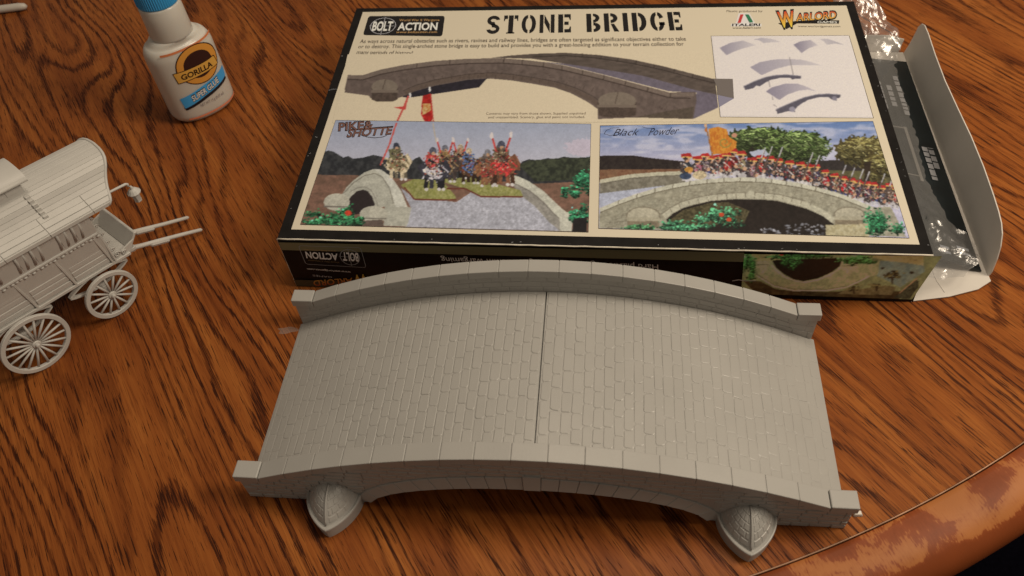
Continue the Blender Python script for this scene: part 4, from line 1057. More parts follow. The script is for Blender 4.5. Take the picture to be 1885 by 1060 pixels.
# ---- open right end: flat end panel, upright tuck flap, low dust flap
def board(name, outline, th, mat=M_CARD):
    n = len(outline); th = np.array(th, float)
    V = [tuple(p) for p in outline] + [tuple(np.array(p) + th) for p in outline]
    Fc = [tuple(range(n - 1, -1, -1)), tuple(range(n, 2 * n))] + [(i, (i + 1) % n, n + (i + 1) % n, n + i) for i in range(n)]
    return obj(name, V, Fc, mat, gbox)
board("end_panel", [(180.2, 70.6, 0.3), (199, 74.0, 0.5), (214, 79.0, 0.9), (221.5, 84.5, 1.0), (221.0, 100, 0.5), (220.6, 283, 0.4), (180.4, 284, 0.3)], (0, 0, 0.5))
obj("fold_line", *tube([(197.5, 76.5, .95), (195.5, 84, 0.9), (194.5, 96, 0.9)], 0.28, 5), M_CARD, gbox, smooth=True)
V = []
ys = [88, 89.5, 92, 96, 101, 108, 120, 140, 165, 190, 215, 240, 262, 272, 277, 280.5, 282.5]
hs = [4, 12, 18.5, 23.5, 26, 27.2, 27.8, 27.8, 27.6, 27.6, 27.8, 28, 28.2, 27.6, 25.5, 21, 12]
NZ = 9
for y, h_ in zip(ys, hs):
    for k in range(NZ):
        t = k / (NZ - 1); z_ = 0.4 + h_ * t
        V.append((220.8 + 0.6 * math.sin(t * 3.1) + 1.6 * t * t + 0.9 * math.sin(y * .05) * t, y, z_))
n1 = len(V)
V2 = V + [(x + 0.55, y, z_) for x, y, z_ in V]
G = grid_faces(len(ys), NZ)
Fc = list(G) + [tuple(n1 + i for i in f[::-1]) for f in G]
rim = [i * NZ for i in range(len(ys))] + [(len(ys) - 1) * NZ + k for k in range(1, NZ)] + [i * NZ + NZ - 1 for i in range(len(ys) - 2, -1, -1)] + [k for k in range(NZ - 2, 0, -1)]
Fc += [(rim[i], rim[(i + 1) % len(rim)], n1 + rim[(i + 1) % len(rim)], n1 + rim[i]) for i in range(len(rim))]
obj("tuck_flap", V2, Fc, M_CARD, gbox)
board("dust_flap", [(181, 284.5, 0.4), (218, 284.0, 0.4), (219.5, 285.5, 9.0), (210, 287, 11), (183, 286.5, 12.0)], (0, 0.5, 0))
# leaflet lying in the open end, inside a clear bag
leaf = obj("leaflet", *hexa([(170, 97, 15), (218.4, 90.5, 1.6), (219.5, 270, 2.2), (172, 256, 17)] + [(170, 97, 15.4), (218.4, 90.5, 2.0), (219.5, 270, 2.6), (172, 256, 17.4)]), plain("dark_teal_print", (0.010, 0.016, 0.019), 0.35, 0.5, mottled=0.3, mscale=80), None)
tag(leaf, "dark teal printed leaflet sticking out of the box's open end", "leaflet")
def leafp(u, v, up=0.25):     # u 0..1 from box to flap, v 0..1 front to back
    a = np.array([170, 97, 15.4]) * (1 - v) + np.array([172, 256, 17.4]) * v; b = np.array([218.4, 90.5, 2.0]) * (1 - v) + np.array([219.5, 270, 2.6]) * v
    return a * (1 - u) + b * u + np.array([0.2, 0, 1]) * up
def leafbar(u0, u1, v0, v1, c, up=0.25, name="print_bar"):
    obj(name, [leafp(u0, v0, up), leafp(u1, v0, up), leafp(u1, v1, up), leafp(u0, v1, up)], [(0, 1, 2, 3)], ink_mat(c), leaf)
for k, (u, v0, v1) in enumerate([(.42, .70, .86), (.56, .72, .84), (.70, .68, .90), (.86, .42, .52), (.78, .36, .52)]):
    v = v0
    while v < v1:
        l = random.uniform(.012, .03); leafbar(u, u + .07, v, min(v + l, v1), (150, 142, 130)); v += l + random.uniform(.004, .008)
for a in ((.30, .62, .36, .365), (.30, .62, .60, .606)): leafbar(*a, (130, 120, 104))
leafbar(.62, .66, .34, .61, (130, 120, 104)); leafbar(.34, .40, .47, .60, (132, 122, 104)); leafbar(.28, .46, .40, .44, (128, 46, 52)); leafbar(.24, .42, .53, .57, (60, 84, 62)); leafbar(.28, .46, .45, .465, (132, 122, 104))
leafbar(.80, .93, .045, .056, (206, 200, 190)); leafbar(.80, .93, .066, .077, (206, 200, 190)); leafbar(.60, .70, .03, .04, (150, 146, 140)); leafbar(.60, .70, .05, .06, (150, 146, 140))
mb, nt, b, L = new_mat("clear_film")
nt.nodes.remove(b)
tc = nt.nodes.new("ShaderNodeTexCoord"); nz = nt.nodes.new("ShaderNodeTexNoise"); nz.inputs["Scale"].default_value = 75; nz.inputs["Detail"].default_value = 4; nz.inputs["Distortion"].default_value = 1.6
L.new(tc.outputs["Object"], nz.inputs["Vector"]); bp = nt.nodes.new("ShaderNodeBump"); bp.inputs["Strength"].default_value = 0.4; bp.inputs["Distance"].default_value = 0.003
L.new(nz.outputs["Fac"], bp.inputs["Height"])
tr = nt.nodes.new("ShaderNodeBsdfTransparent"); tr.inputs[0].default_value = (.93, .93, .93, 1)
gl = nt.nodes.new("ShaderNodeBsdfGlossy"); gl.inputs["Roughness"].default_value = .24; L.new(bp.outputs[0], gl.inputs["Normal"])
df = nt.nodes.new("ShaderNodeBsdfDiffuse"); df.inputs[0].default_value = (.8, .8, .8, 1); L.new(bp.outputs[0], df.inputs["Normal"])
m1 = nt.nodes.new("ShaderNodeMixShader"); m1.inputs[0].default_value = .10; L.new(tr.outputs[0], m1.inputs[1]); L.new(df.outputs[0], m1.inputs[2])
m2 = nt.nodes.new("ShaderNodeMixShader"); m2.inputs[0].default_value = .20; L.new(m1.outputs[0], m2.inputs[1]); L.new(gl.outputs[0], m2.inputs[2])
L.new(m2.outputs[0], nt.nodes["Material Output"].inputs["Surface"])
def film(x, y, seed): return float(vnoise(np.array([x / 7.0]), np.array([y / 9.0]), seed)[0] + 0.5 * vnoise(np.array([x / 3.0]), np.array([y / 3.4]), seed + 1)[0] + .3 * abs(vnoise(np.array([x / 1.6]), np.array([y / 2]), seed + 2)[0] - .5))
NU, NVV = 34, 130
V = []
for i in range(NU):
    u = i / (NU - 1)
    for j in range(NVV):
        v = j / (NVV - 1); y = 74 + v * 226
        xe = np.interp(y, [74, 82, 92, 100, 110, 125, 150, 175, 200, 230, 255, 270, 285, 300], [192, 206, 216, 219, 216, 207, 203, 205, 207, 207, 208, 213, 211, 198]) + 2.2 * (film(9, y * 2.2, 5) - .9)
        x = 170 + (xe - 170) * u
        zb = np.interp(x, [170, 182, 205, 222], [18.5, 17.0, 9.0, 5.0]) + (13.0 * max(0, (y - 258) / 30) if y > 258 else 0)
        amp = np.interp(y, [74, 90, 112, 135, 235, 262, 275, 300], [3, 6.0, 6.0, 1.4, 1.2, 4.0, 8.0, 6.0]); V.append((x, y, max(zb + amp * (film(x, y, 21) - .75) * min(1, u * 2.2 + .15), float(np.interp(x, [170, 220], [17.6, 3.2])))))
bag = obj("plastic_bag", V, grid_faces(NU, NVV), mb, None, smooth=True)
tag(bag, "crumpled clear plastic bag bulging from the box's open end", "bag")

# ------------------------------------------------------------------ model wagon
WF0 = np.array([-229.8, 50.5, 0.0]); WA = math.radians(55.43)
WU = np.array([math.cos(WA), math.sin(WA), 0]); WN = np.array([-WU[1], WU[0], 0])
MID = 20.5
def wg(s, b, z): return tuple(WF0 + WU * s + WN * b + np.array([0, 0, z]))
def wb(s, b, z): return wg(s, b, z - 0.09 * (s - 13))        # the body rides a little higher at the back
wagon = empty("model_wagon", wg(-20, MID, 0), "pale grey plastic model of a covered horse wagon with spoked wheels", "model wagon")
def wbox(name, s0, s1, b0, b1, z0, z1, parent=wagon, f=wb, bev=0.25, mat=M_WAGON):
    c = [f(*p) for p in [(s0, b0, z0), (s1, b0, z0), (s1, b1, z0), (s0, b1, z0), (s0, b0, z1), (s1, b0, z1), (s1, b1, z1), (s0, b1, z1)]]
    V, Fc = hexa(c)
    if bev: V, Fc = bevelled(V, Fc, bev, 1)
    return obj(name, V, Fc, mat, parent)
def wall_b(z):     # half width of the flaring side wall at body height z
    return float(np.interp(z, [26, 48.5, 49.5, 66], [16.0, 18.3, 18.6, 22.3]))
REAR, FRONT = -66.0, 11.0
def side_quad(s0, s1, z0, z1, sd, out0, out1, f=wb):
    """slab lying on the side wall, sd -1 near, +1 far"""
    c = []
    for o in (out0, out1):
        for s, z_ in ((s0, z0), (s1, z0), (s1, z1), (s0, z1)):
            c.append(f(s, MID + sd * (wall_b(z_) + o), z_))
    return hexa(c)
# tub: floor, side walls, end walls
wbox("wagon_floor", REAR, 24.0, MID - 15.6, MID + 15.6, 26.0, 28.0)
for sd in (-1, 1):
    w = obj("side_wall", *side_quad(REAR, FRONT, 27, 65.5, sd, -1.4, 0.0), M_WAGON, wagon)
    posts = [-66, -51.5, -31.0, -10.5, 10.2]
    for a, b in zip(posts[:-1], posts[1:]):
        for k in range(5):
            z0 = 28.6 + k * 3.75
            obj("plank", *bevelled(*side_quad(a + 1.0, b - 1.0, z0 + .35, z0 + 3.4, sd, -0.1, 0.8 + random.uniform(-.1, .15)), 0.25, 1), M_WAGON, w)
        n = 5
        for k in range(n):      # folded curtain panels above the ledge
            s0 = a + 1.0 + (b - a - 2.0) * k / n; s1 = a + 1.0 + (b - a - 2.0) * (k + 1) / n
            obj("upper_panel", *bevelled(*side_quad(s0 + .25, s1 - .25, 52.4, 64.6, sd, -0.1, 0.9 if k % 2 else 0.35), 0.2, 1), M_WAGON, w)
            if k: obj("batten", *tube([wb(s0 - 1.2, MID + sd * (wall_b(53) + .5), 53), wb(s0 - .2, MID + sd * (wall_b(58) + .7), 58.5), wb(s0, MID + sd * (wall_b(64) + .6), 64.5)], [.85, .75, .7], 6), M_WAGON, w, smooth=True)
    for p in posts:
        c = []
        for o in (-0.2, 1.35):
            for s, z_ in ((p - .55, 27.5), (p + .55, 27.5), (p + .55 - 2.2, 48.5), (p - .55 - 2.2, 48.5)): c.append(wb(s, MID + sd * (wall_b(z_) + o), z_))
        obj("post", *bevelled(*hexa(c), .15, 1), M_WAGON, w)
    # carved ledge: a moulding with leaf-like lumps
    obj("ledge", *tube([wb(s, MID + sd * (wall_b(50.6) + .5), 50.7) for s in np.linspace(REAR, FRONT, 30)], 1.15, 8), M_WAGON, w, smooth=True)
    lum = MB()
    for s in np.arange(REAR + 1, FRONT, 2.1):
        c0 = np.array(wb(s, MID + sd * (wall_b(49) + .9), 49.3 + .5 * math.sin(s * 1.7)))
        for ring_ in range(1):
            V = []
            for i in range(4):
                for j in range(8):
                    th = math.pi * (i + .5) / 4; ph = 2 * math.pi * j / 8
                    V.append(c0 + np.array([1.15 * math.sin(th) * math.cos(ph), 1.15 * math.sin(th) * math.sin(ph), .8 * math.cos(th)]))
            Fc = [(i * 8 + j, i * 8 + (j + 1) % 8, (i + 1) * 8 + (j + 1) % 8, (i + 1) * 8 + j) for i in range(3) for j in range(8)] + [tuple(range(8))[::-1], tuple(24 + k for k in range(8))]
            lum.add(V, [f[::-1] for f in Fc])
    lum.build("carved_leaves", M_WAGON, w, smooth=True, kind="stuff")
    # lower rail along the floor, running out under the porch
    wbox("sill_rail", REAR, 20.0, MID + sd * 16.6 - .9, MID + sd * 16.6 + .9, 26.2, 28.0)
    # scroll brackets beside the porch
    for (s, z_, r) in ((14.0, 30.6, 2.0), (17.4, 29.6, 1.4), (13.2, 34.6, 1.3), (13.0, 40, 1.2), (12.6, 46, 1.3), (12.4, 52, 1.5), (12.2, 57, 1.4)):
        obj("scroll", *tube([wb(s + r * (1 - .06 * k) * math.cos(k * .55), MID + sd * 16.8, z_ + r * (1 - .06 * k) * math.sin(k * .55)) for k in range(14)], .42, 6), M_WAGON, w, smooth=True)
    for s, z0, z1 in ((11.6, 28, 64.5),):
        wbox("porch_post", s - .5, s + .6, MID + sd * (wall_b(48) - 1.0) - .6, MID + sd * (wall_b(48) - 1.0) + .6, z0, z1)
obj("front_wall", *hexa([wb(9.6, MID - 15, 28), wb(10.8, MID - 15, 28), wb(10.8, MID + 15, 28), wb(9.6, MID + 15, 28), wb(9.6, MID - 21.5, 66), wb(10.8, MID - 21.5, 66), wb(10.8, MID + 21.5, 66), wb(9.6, MID + 21.5, 66)]), M_WAGON, wagon)
obj("rear_wall", *hexa([wb(REAR, MID - 15.5, 28), wb(REAR + 1.2, MID - 15.5, 28), wb(REAR + 1.2, MID + 15.5, 28), wb(REAR, MID + 15.5, 28), wb(REAR, MID - 22, 66), wb(REAR + 1.2, MID - 22, 66), wb(REAR + 1.2, MID + 22, 66), wb(REAR, MID + 22, 66)]), M_WAGON, wagon)
wbox("door", 10.7, 11.3, MID - 6, MID + 6, 30, 62)
# porch: footboard leaning forward, low sides
obj("footboard", *bevelled(*hexa([wb(20.6, MID - 15.8, 28.2), wb(22.0, MID - 15.8, 28.2), wb(22.0, MID + 15.8, 28.2), wb(20.6, MID + 15.8, 28.2), wb(27.0, MID - 16.2, 36.6), wb(28.4, MID - 16.2, 36.2), wb(28.4, MID + 16.2, 36.2), wb(27.0, MID + 16.2, 36.6)]), .3, 1), M_WAGON, wagon)
for sd in (-1, 1):
    obj("porch_side", *bevelled(*hexa([wb(12, MID + sd * 15.9 - .5, 27.6), wb(21, MID + sd * 15.9 - .5, 27.6), wb(21, MID + sd * 15.9 + .5, 27.6), wb(12, MID + sd * 15.9 + .5, 27.6), wb(12, MID + sd * 15.9 - .5, 29.4), wb(25.4, MID + sd * 15.9 - .5, 33.6), wb(25.4, MID + sd * 15.9 + .5, 33.6), wb(12, MID + sd * 15.9 + .5, 29.4)]), .2, 1), M_WAGON, wagon)
# bowed roof of long boards, front edge raked forward
_h = np.array([(23.5, 64.4), (23.6, 66.6), (22.4, 67.9), (20.6, 69.1), (18.4, 70.8), (16.4, 73.0), (14.7, 75.6), (13.4, 78.6), (11.6, 80.8), (9.0, 82.1), (5.5, 82.9), (0, 83.3)])
_full = np.concatenate([_h * [-1, 1], (_h * [1, 1])[::-1][1:]])
_arc = np.concatenate([[0], np.cumsum(np.linalg.norm(np.diff(_full, axis=0), axis=1))])
ARC = _arc[-1]
def roof_at(a):             # arc length from the near eave -> (b offset, z)
    return float(np.interp(a, _arc, _full[:, 0])), float(np.interp(a, _arc, _full[:, 1]))
def roof_nrm(a):
    p, q = roof_at(max(0, a - .6)), roof_at(min(ARC, a + .6)); t = np.array([q[0] - p[0], q[1] - p[1]]); t /= np.linalg.norm(t)
    return np.array([-t[1], t[0]])
def roof_prof(t): return roof_at(t * ARC)
def roof_front(z_): return 23.2 + (z_ - 66) * 0.78
def roof_back(z_): return REAR - 4 - (z_ - 66) * .3
V = []
ts = np.linspace(0, 1, 61)
for t in ts:
    b_, z_ = roof_prof(t); n = roof_nrm(t * ARC); bi, zi = b_ - n[0] * 1.2, z_ - n[1] * 1.2
    V += [wb(roof_back(z_), MID + b_, z_), wb(roof_front(z_) - .4, MID + b_, z_), wb(roof_front(z_) - .4, MID + bi, zi), wb(roof_back(z_), MID + bi, zi)]
Fc = []
for i in range(len(ts) - 1):
    for k in range(4): Fc.append((i * 4 + k, (i + 1) * 4 + k, (i + 1) * 4 + (k + 1) % 4, i * 4 + (k + 1) % 4))
roof = obj("roof", V, [f[::-1] for f in Fc] + [(0, 1, 2, 3), (243, 242, 241, 240)], M_WAGON, wagon)
def roof_strip(name, a0, a1, lift, s0=None, s1=None, bev=0.12):
    """one board lying on the roof between arc lengths a0 and a1"""
    pts = []
    for a, o in ((a0, -.2), (a1, -.2), (a1, lift), (a0, lift)):
        b_, z_ = roof_at(a); n = roof_nrm((a0 + a1) / 2); pts.append((b_ + n[0] * o, z_ + n[1] * o))
    A_ = [wb(roof_back(z_) if s0 is None else s0, MID + b_, z_) for b_, z_ in pts]
    B_ = [wb(roof_front(z_) - .5 if s1 is None else s1, MID + b_, z_) for b_, z_ in pts]
    V, Fc = bevelled(*hexa([A_[0], B_[0], B_[1], A_[1], A_[3], B_[3], B_[2], A_[2]]), bev, 1)
    obj(name, V, Fc, M_WAGON, roof)
cuts_a = [0.1, 2.3, 4.9, 8.0, 11.2]
for k in range(4):
    a0, a1 = cuts_a[k] + .08, cuts_a[k + 1] - .08
    sc_ = [-70, -52, -30, -8, 14]
    for m in range(len(sc_)):
        s0 = sc_[m] + .12 if m else None; s1 = sc_[m + 1] - .12 if m + 1 < len(sc_) else None
        roof_strip("eave_board", a0, a1, (.75, .5, .6, .35)[k], s0, s1)
        roof_strip("eave_board", ARC - a1, ARC - a0, (.75, .5, .6, .35)[k], s0, s1)
n_b = 18
for k in range(n_b):
    a0 = 11.2 + (ARC - 22.4) * k / n_b; a1 = 11.2 + (ARC - 22.4) * (k + 1) / n_b
    roof_strip("roof_board", a0 + .06, a1 - .06, .22 + random.uniform(0, .12), bev=.1)
# rim along the front edge of the roof
P = []
for t in np.linspace(0, 1, 60):
    b_, z_ = roof_prof(t); P.append(wb(roof_front(z_), MID + b_, z_ + .05))
obj("roof_rim", *tube(P, .8, 8), M_WAGON, roof, smooth=True)
# raised skylight over the ridge with its own little roof
def sky_prof(t):
    w = math.pi * t
    return -10.8 * math.cos(w), 89.3 + 4.2 * math.sin(w) ** .8
for sd in (-1, 1):
    wbox("skylight_wall", -44, -4.0, MID + sd * 8.4 - .7, MID + sd * 8.4 + .7, 80, 89.6)
    for s in np.arange(-41, -6, 6.0): wbox("skylight_pane", s, s + 4.4, MID + sd * 9.2 - .2, MID + sd * 9.2 + .2, 84.4, 88.6, bev=.1)
obj("skylight_end", *bevelled(*hexa([wb(-4.6, MID - 9, 80), wb(-3.2, MID - 9, 80), wb(-3.2, MID + 9, 80), wb(-4.6, MID + 9, 80), wb(-4.6, MID - 9, 90), wb(-3.2, MID - 9, 90), wb(-3.2, MID + 9, 90), wb(-4.6, MID + 9, 90)]), .2, 1), M_WAGON, wagon)
V = []
ts = np.linspace(0, 1, 25)
for t in ts:
    b_, z_ = sky_prof(t); V += [wb(-47, MID + b_, z_), wb(0.3, MID + b_, z_), wb(0.3, MID + b_ * .95, z_ - 1.3), wb(-47, MID + b_ * .95, z_ - 1.3)]
Fc = [(i * 4 + k, i * 4 + (k + 1) % 4, (i + 1) * 4 + (k + 1) % 4, (i + 1) * 4 + k) for i in range(24) for k in range(4)] + [(0, 3, 2, 1), (96, 97, 98, 99)]
obj("skylight_roof", V, Fc, M_WAGON, wagon)
obj("skylight_gutter", *tube([wb(-47, MID - 10.8, 89.5), wb(0.2, MID - 10.8, 89.5)], 1.0, 8), M_WAGON, wagon, smooth=True)
# stepped flashing running down the near side of the roof from the skylight
for k in range(6):
    t = .33 - k * .034; b_, z_ = roof_prof(t)
    wbox("flashing_step", -5.6 + k * .1, -3.2 + k * .1, MID + b_ - 1.3, MID + b_ + 1.3, z_ - 1.2, z_ + .75, bev=.2)
# undercarriage
for s, r in ((0.0, 14.1), (-42.4, 16.9)):
    obj("axle", *tube([wg(s, 0.5, r), wg(s, 40.5, r)], 1.0, 10), M_WAGON, wagon, smooth=True)
    obj("axle_beam", *hexa([wg(s - 1.8, 3.5, r + .6), wg(s + 1.8, 3.5, r + .6), wg(s + 1.8, 37.5, r + .6), wg(s - 1.8, 37.5, r + .6), wg(s - 1.8, 3.5, r + 4), wg(s + 1.8, 3.5, r + 4), wg(s + 1.8, 37.5, r + 4), wg(s - 1.8, 37.5, r + 4)]), M_WAGON, wagon)
    zb = 26 - .09 * (s - 13)
    for bb in (5.2, 35.8):
        for half in (-1, 1):
            P = [wg(s + q * 17.0, bb, (r + 5.5 + zb) / 2 + half * (zb - r - 4.5) / 2 * math.cos(q * math.pi / 2) ** .8) for q in np.linspace(-1, 1, 17)]
            V = []
            for p in P: V += [np.array(p) + WN * 1.1 + [0, 0, .5], np.array(p) - WN * 1.1 + [0, 0, .5], np.array(p) - WN * 1.1 - [0, 0, .5], np.array(p) + WN * 1.1 - [0, 0, .5]]
            Fc = [(i * 4 + k, i * 4 + (k + 1) % 4, (i + 1) * 4 + (k + 1) % 4, (i + 1) * 4 + k) for i in range(16) for k in range(4)] + [(3, 2, 1, 0), (64, 65, 66, 67)]
            obj("leaf_spring", V, [f[::-1] for f in Fc], M_WAGON, wagon)
wbox("perch_beam", -46, 12, MID - 1.3, MID + 1.3, 17, 19.6, f=wg)
for bb in (9.5, 31.5): wbox("chassis_beam", REAR + 2, 18, bb - 1, bb + 1, 23.6, 26.0)
# wheels
def wheel(s, b, r, nsp, sd):
    """sd -1: outer side faces the near side"""
    n = 48; V = []
    w = 1.05; ri = r - 2.35
    prof = [(ri, -w * .8), (ri + .25, -w), (r - .2, -w), (r, -w * .7), (r, w * .7), (r - .2, w), (ri + .25, w), (ri, w * .8)]
    for i in range(n):
        a = 2 * math.pi * i / n
        for rr_, o in prof: V.append(wg(s + rr_ * math.cos(a), b + o, r + rr_ * math.sin(a)))
    m = len(prof)
    Fc = [(i * m + j, i * m + (j + 1) % m, ((i + 1) % n) * m + (j + 1) % m, ((i + 1) % n) * m + j) for i in range(n) for j in range(m)]
    wh = obj("wheel", V, [f[::-1] for f in Fc], M_WAGON, wagon, smooth=False)
    obj("hub", *tube([wg(s, b - sd * 1.4, r), wg(s, b - sd * .6, r), wg(s, b + sd * .8, r), wg(s, b + sd * 1.3, r), wg(s, b + sd * 1.35, r), wg(s, b + sd * 2.5, r), wg(s, b + sd * 2.8, r)], [1.7, 2.2, 2.2, 1.8, 1.15, 1.05, .7], 16), M_WAGON, wh, smooth=False)
    for k in range(nsp):
        a = 2 * math.pi * (k + .3) / nsp
        obj("spoke", *tube([wg(s + q * math.cos(a), b + sd * .25 * (1 - q / r), r + q * math.sin(a)) for q in (1.6, r * .5, ri + .4)], [.52, .66, .56], 7), M_WAGON, wh, smooth=True)
for b, sd in ((0.0, -1), (41.0, 1)):
    wheel(0.0, b, 14.1, 14, sd); wheel(-42.4, b, 16.9, 18, sd)
# shafts resting on the table
for bb, tip in ((13.0, 62.0), (28.0, 63.4)):
    pts = [(16.0, 22.8), (22.6, 21.2), (30, 17.6), (38, 14.0), (50, 8.4), (tip, 2.6)]
    obj("shaft", *tube([wg(s, bb, z_) for s, z_ in pts] + [wg(tip + .8, bb, 2.2)], [1.5, 1.45, 1.3, 1.25, 1.15, 1.05, .5], 10), M_WAGON, wagon, smooth=True)
    obj("shaft_plate", *tube([wg(33, bb, 15.6), wg(34, bb, 15.1), wg(43, bb, 10.9), wg(44, bb, 10.5)], [.9, 1.75, 1.7, .9], 8), M_WAGON, wagon)
    obj("shaft_plate", *tube([wg(17, bb, 22.6), wg(18, bb, 22.3), wg(25, bb, 20.0), wg(26, bb, 19.5)], [1.2, 2.1, 2.0, 1.2], 8), M_WAGON, wagon)
# lantern on a bracket
lb = 7.0
obj("lantern_bracket", *tube([wb(22, lb, 66), wb(28, lb, 63.6), wb(36.6, lb, 63.2), wb(37.2, lb, 62.6), wb(37.4, lb, 61)], [.75, .7, .7, .8, .5], 8), M_WAGON, wagon, smooth=True)
def lathe_at(c, prof, n=12):
    V = [(c[0] + r * math.cos(2 * math.pi * k / n), c[1] + r * math.sin(2 * math.pi * k / n), c[2] + z_) for r, z_ in prof for k in range(n)]
    Fc = [(i * n + k, i * n + (k + 1) % n, (i + 1) * n + (k + 1) % n, (i + 1) * n + k) for i in range(len(prof) - 1) for k in range(n)] + [tuple(range(n))[::-1], tuple((len(prof) - 1) * n + k for k in range(n))]
    return V, Fc
lc = np.array(wb(38.2, lb, 50.5))
lan = obj("lantern", *lathe_at(lc, [(1.7, 0), (2.0, .5), (1.9, 1.0), (2.3, 5.6)], 6), M_WAGON, wagon)
obj("lantern_cap", *lathe_at(lc, [(3.4, 5.7), (3.5, 6.2), (2.2, 7.8), (1.0, 8.6), (.8, 9.4), (.5, 10.2)], 12), M_WAGON, lan)

# ------------------------------------------------------------------ glue bottle
BC = np.array([-244.5, 226.5, 0.0]); BA = math.radians(45.8)
BU = np.array([math.cos(BA), math.sin(BA), 0]); BV = np.array([math.sin(BA), -math.cos(BA), 0])
BAx, BBy, BP = 21.8, 15.5, 2.35
glue = empty("glue_bottle", tuple(BC), "translucent white bottle of super glue with a blue ribbed cap", "glue bottle")
mg, nt, b, L = new_mat("milky_plastic")
b.inputs["Base Color"].default_value = (0.62, 0.60, 0.55, 1); b.inputs["Roughness"].default_value = 0.26; b.inputs["Subsurface Weight"].default_value = 0.35
b.inputs["Subsurface Radius"].default_value = (1, .8, .6); b.inputs["Subsurface Scale"].default_value = 0.008
M_CAP = plain("blue_cap", (0.05, 0.36, 0.74), 0.32, 0.5)
def brow(k, z_, p=BP, a=BAx, bb=BBy, n=64):
    out = []
    for i in range(n):
        w = 2 * math.pi * i / n; ct, st = math.cos(w), math.sin(w)
        out.append(BC + BU * (math.copysign(abs(ct) ** (2 / p), ct) * a * k) + BV * (math.copysign(abs(st) ** (2 / p), st) * bb * k) + np.array([0, 0, z_]))
    return out
V = []
lev = []
for q in range(9):
    w = q / 8 * math.pi / 2; lev.append((1 - .24 * (1 - math.sin(w)), 6.0 * (1 - math.cos(w))))
lev += [(1.0, z_) for z_ in (12, 20, 28, 36, 43)]
for q in range(1, 10):
    w = q / 9 * math.pi / 2; lev.append((1 - .20 * (1 - math.cos(w)), 44.5 + 9.0 * math.sin(w)))
rows = [brow(k, z_) for k, z_ in lev]
# shoulder runs into the round collar
R0 = 12.9
for t in (.25, .5, .75, 1.0):
    a_ = [p for p in rows[len(lev) - 1]]; 
    circ = [BC + BU * R0 * math.cos(2 * math.pi * i / 64) + BV * R0 * math.sin(2 * math.pi * i / 64) + np.array([0, 0, 0]) for i in range(64)]
    rows.append([np.array([a_[i][0] * (1 - t) + circ[i][0] * t, a_[i][1] * (1 - t) + circ[i][1] * t, 53.5 + 3.6 * math.sin(t * math.pi / 2)]) for i in range(64)])
V = [p for r in rows for p in r]
Fc = [(i * 64 + k, i * 64 + (k + 1) % 64, (i + 1) * 64 + (k + 1) % 64, (i + 1) * 64 + k) for i in range(len(rows) - 1) for k in range(64)] + [tuple(range(64))[::-1]]
Fc = [f[::-1] for f in Fc]
body = obj("bottle_body", V, Fc, mg, glue, smooth=True)
obj("collar", *lathe_at(BC, [(R0, 56.6), (13.1, 58), (12.9, 68), (12.7, 77.0), (12.3, 78.2), (8, 78.4)], 48), mg, glue, smooth=True)
cap = obj("cap", *lathe_at(BC, [(12.3, 78.3), (12.5, 78.8), (12.2, 93), (11.0, 97), (6.0, 101), (4.2, 113), (3.0, 115)], 48), M_CAP, glue, smooth=True)
rb = MB()
for i in range(56):
    w = 2 * math.pi * i / 56
    d = np.array([math.cos(w), math.sin(w), 0])
    rb.add(*tube([BC + d * 12.45 + [0, 0, 79.2], BC + d * 12.25 + [0, 0, 92.5]], .36, 5))
rb.build("cap_ribs", M_CAP, cap, kind="stuff")
# printed label: design in (x across, z up) wrapped on the front of the body
def label_pt(x, z_, up=0.12):
    xx = max(-.985, min(.985, x / BAx)); y = BBy * (1 - abs(xx) ** BP) ** (1 / BP)
    n = BU * (abs(xx) ** (BP - 1) * math.copysign(1, xx) / BAx) + BV * (abs(y / BBy) ** (BP - 1) / BBy); n /= np.linalg.norm(n)
    return BC + BU * xx * BAx + BV * y + np.array([0, 0, z_]) + n * up
def label_at(px, py):
    d = ray(px, py); d = d / np.linalg.norm(d); y = BBy
    for _ in range(40):
        O_ = CAM * 1000 - BC; t = (y - O_ @ BV) / (d @ BV); P = O_ + d * t; x = P @ BU
        y = .5 * y + .5 * BBy * (1 - min(.985, abs(x / BAx)) ** BP) ** (1 / BP)
    return np.array([x, P[2]])
def label_shape(name, pts, c, up, rough=0.4):
    """filled outline given in (x, z): cut into narrow columns so that it follows the curve"""
    pts = np.array(pts, float); x0, x1 = pts[:, 0].min(), pts[:, 0].max(); N_ = max(2, int((x1 - x0) / 0.7) + 1)
    V, Fc = [], []
    for x in np.linspace(x0 + 1e-4, x1 - 1e-4, N_):
        zs = []
        for (xa, za), (xb, zb_) in zip(pts, np.roll(pts, -1, 0)):
            if (xa - x) * (xb - x) < 0: zs.append(za + (zb_ - za) * (x - xa) / (xb - xa))
        zs = [min(zs), max(zs)] if zs else [0, 0]
        V += [label_pt(x, zs[0], up), label_pt(x, zs[1], up)]
    for i in range(N_ - 1): Fc.append((2 * i, 2 * i + 2, 2 * i + 3, 2 * i + 1))
    return obj(name, V, Fc, ink_mat(c, rough), body, smooth=True)
def label_text(s, bl, br, tl, c, up, bold=0.0, shear=0.0):
    V, Fc = text_mesh(s, bold, shear); P0, P1, P2 = label_at(*bl), label_at(*br), label_at(*tl)
    u = (V[:, 0] - V[:, 0].min()) / np.ptp(V[:, 0]); v = V[:, 1] / CAPH
    Q = P0 + np.outer(u, P1 - P0) + np.outer(v, P2 - P0)
    return obj("lettering", [label_pt(x, z_, up) for x, z_ in Q], Fc, ink_mat(c), body)
lc_ = label_at(359.5, 119)
rad = 0.5 * abs(label_at(361, 80)[1] - label_at(363, 157)[1]) 
lc_ = np.array([0.5 * (label_at(321, 122)[0] + label_at(400, 105)[0]), 0.5 * (label_at(361, 80)[1] + label_at(363, 157)[1])])
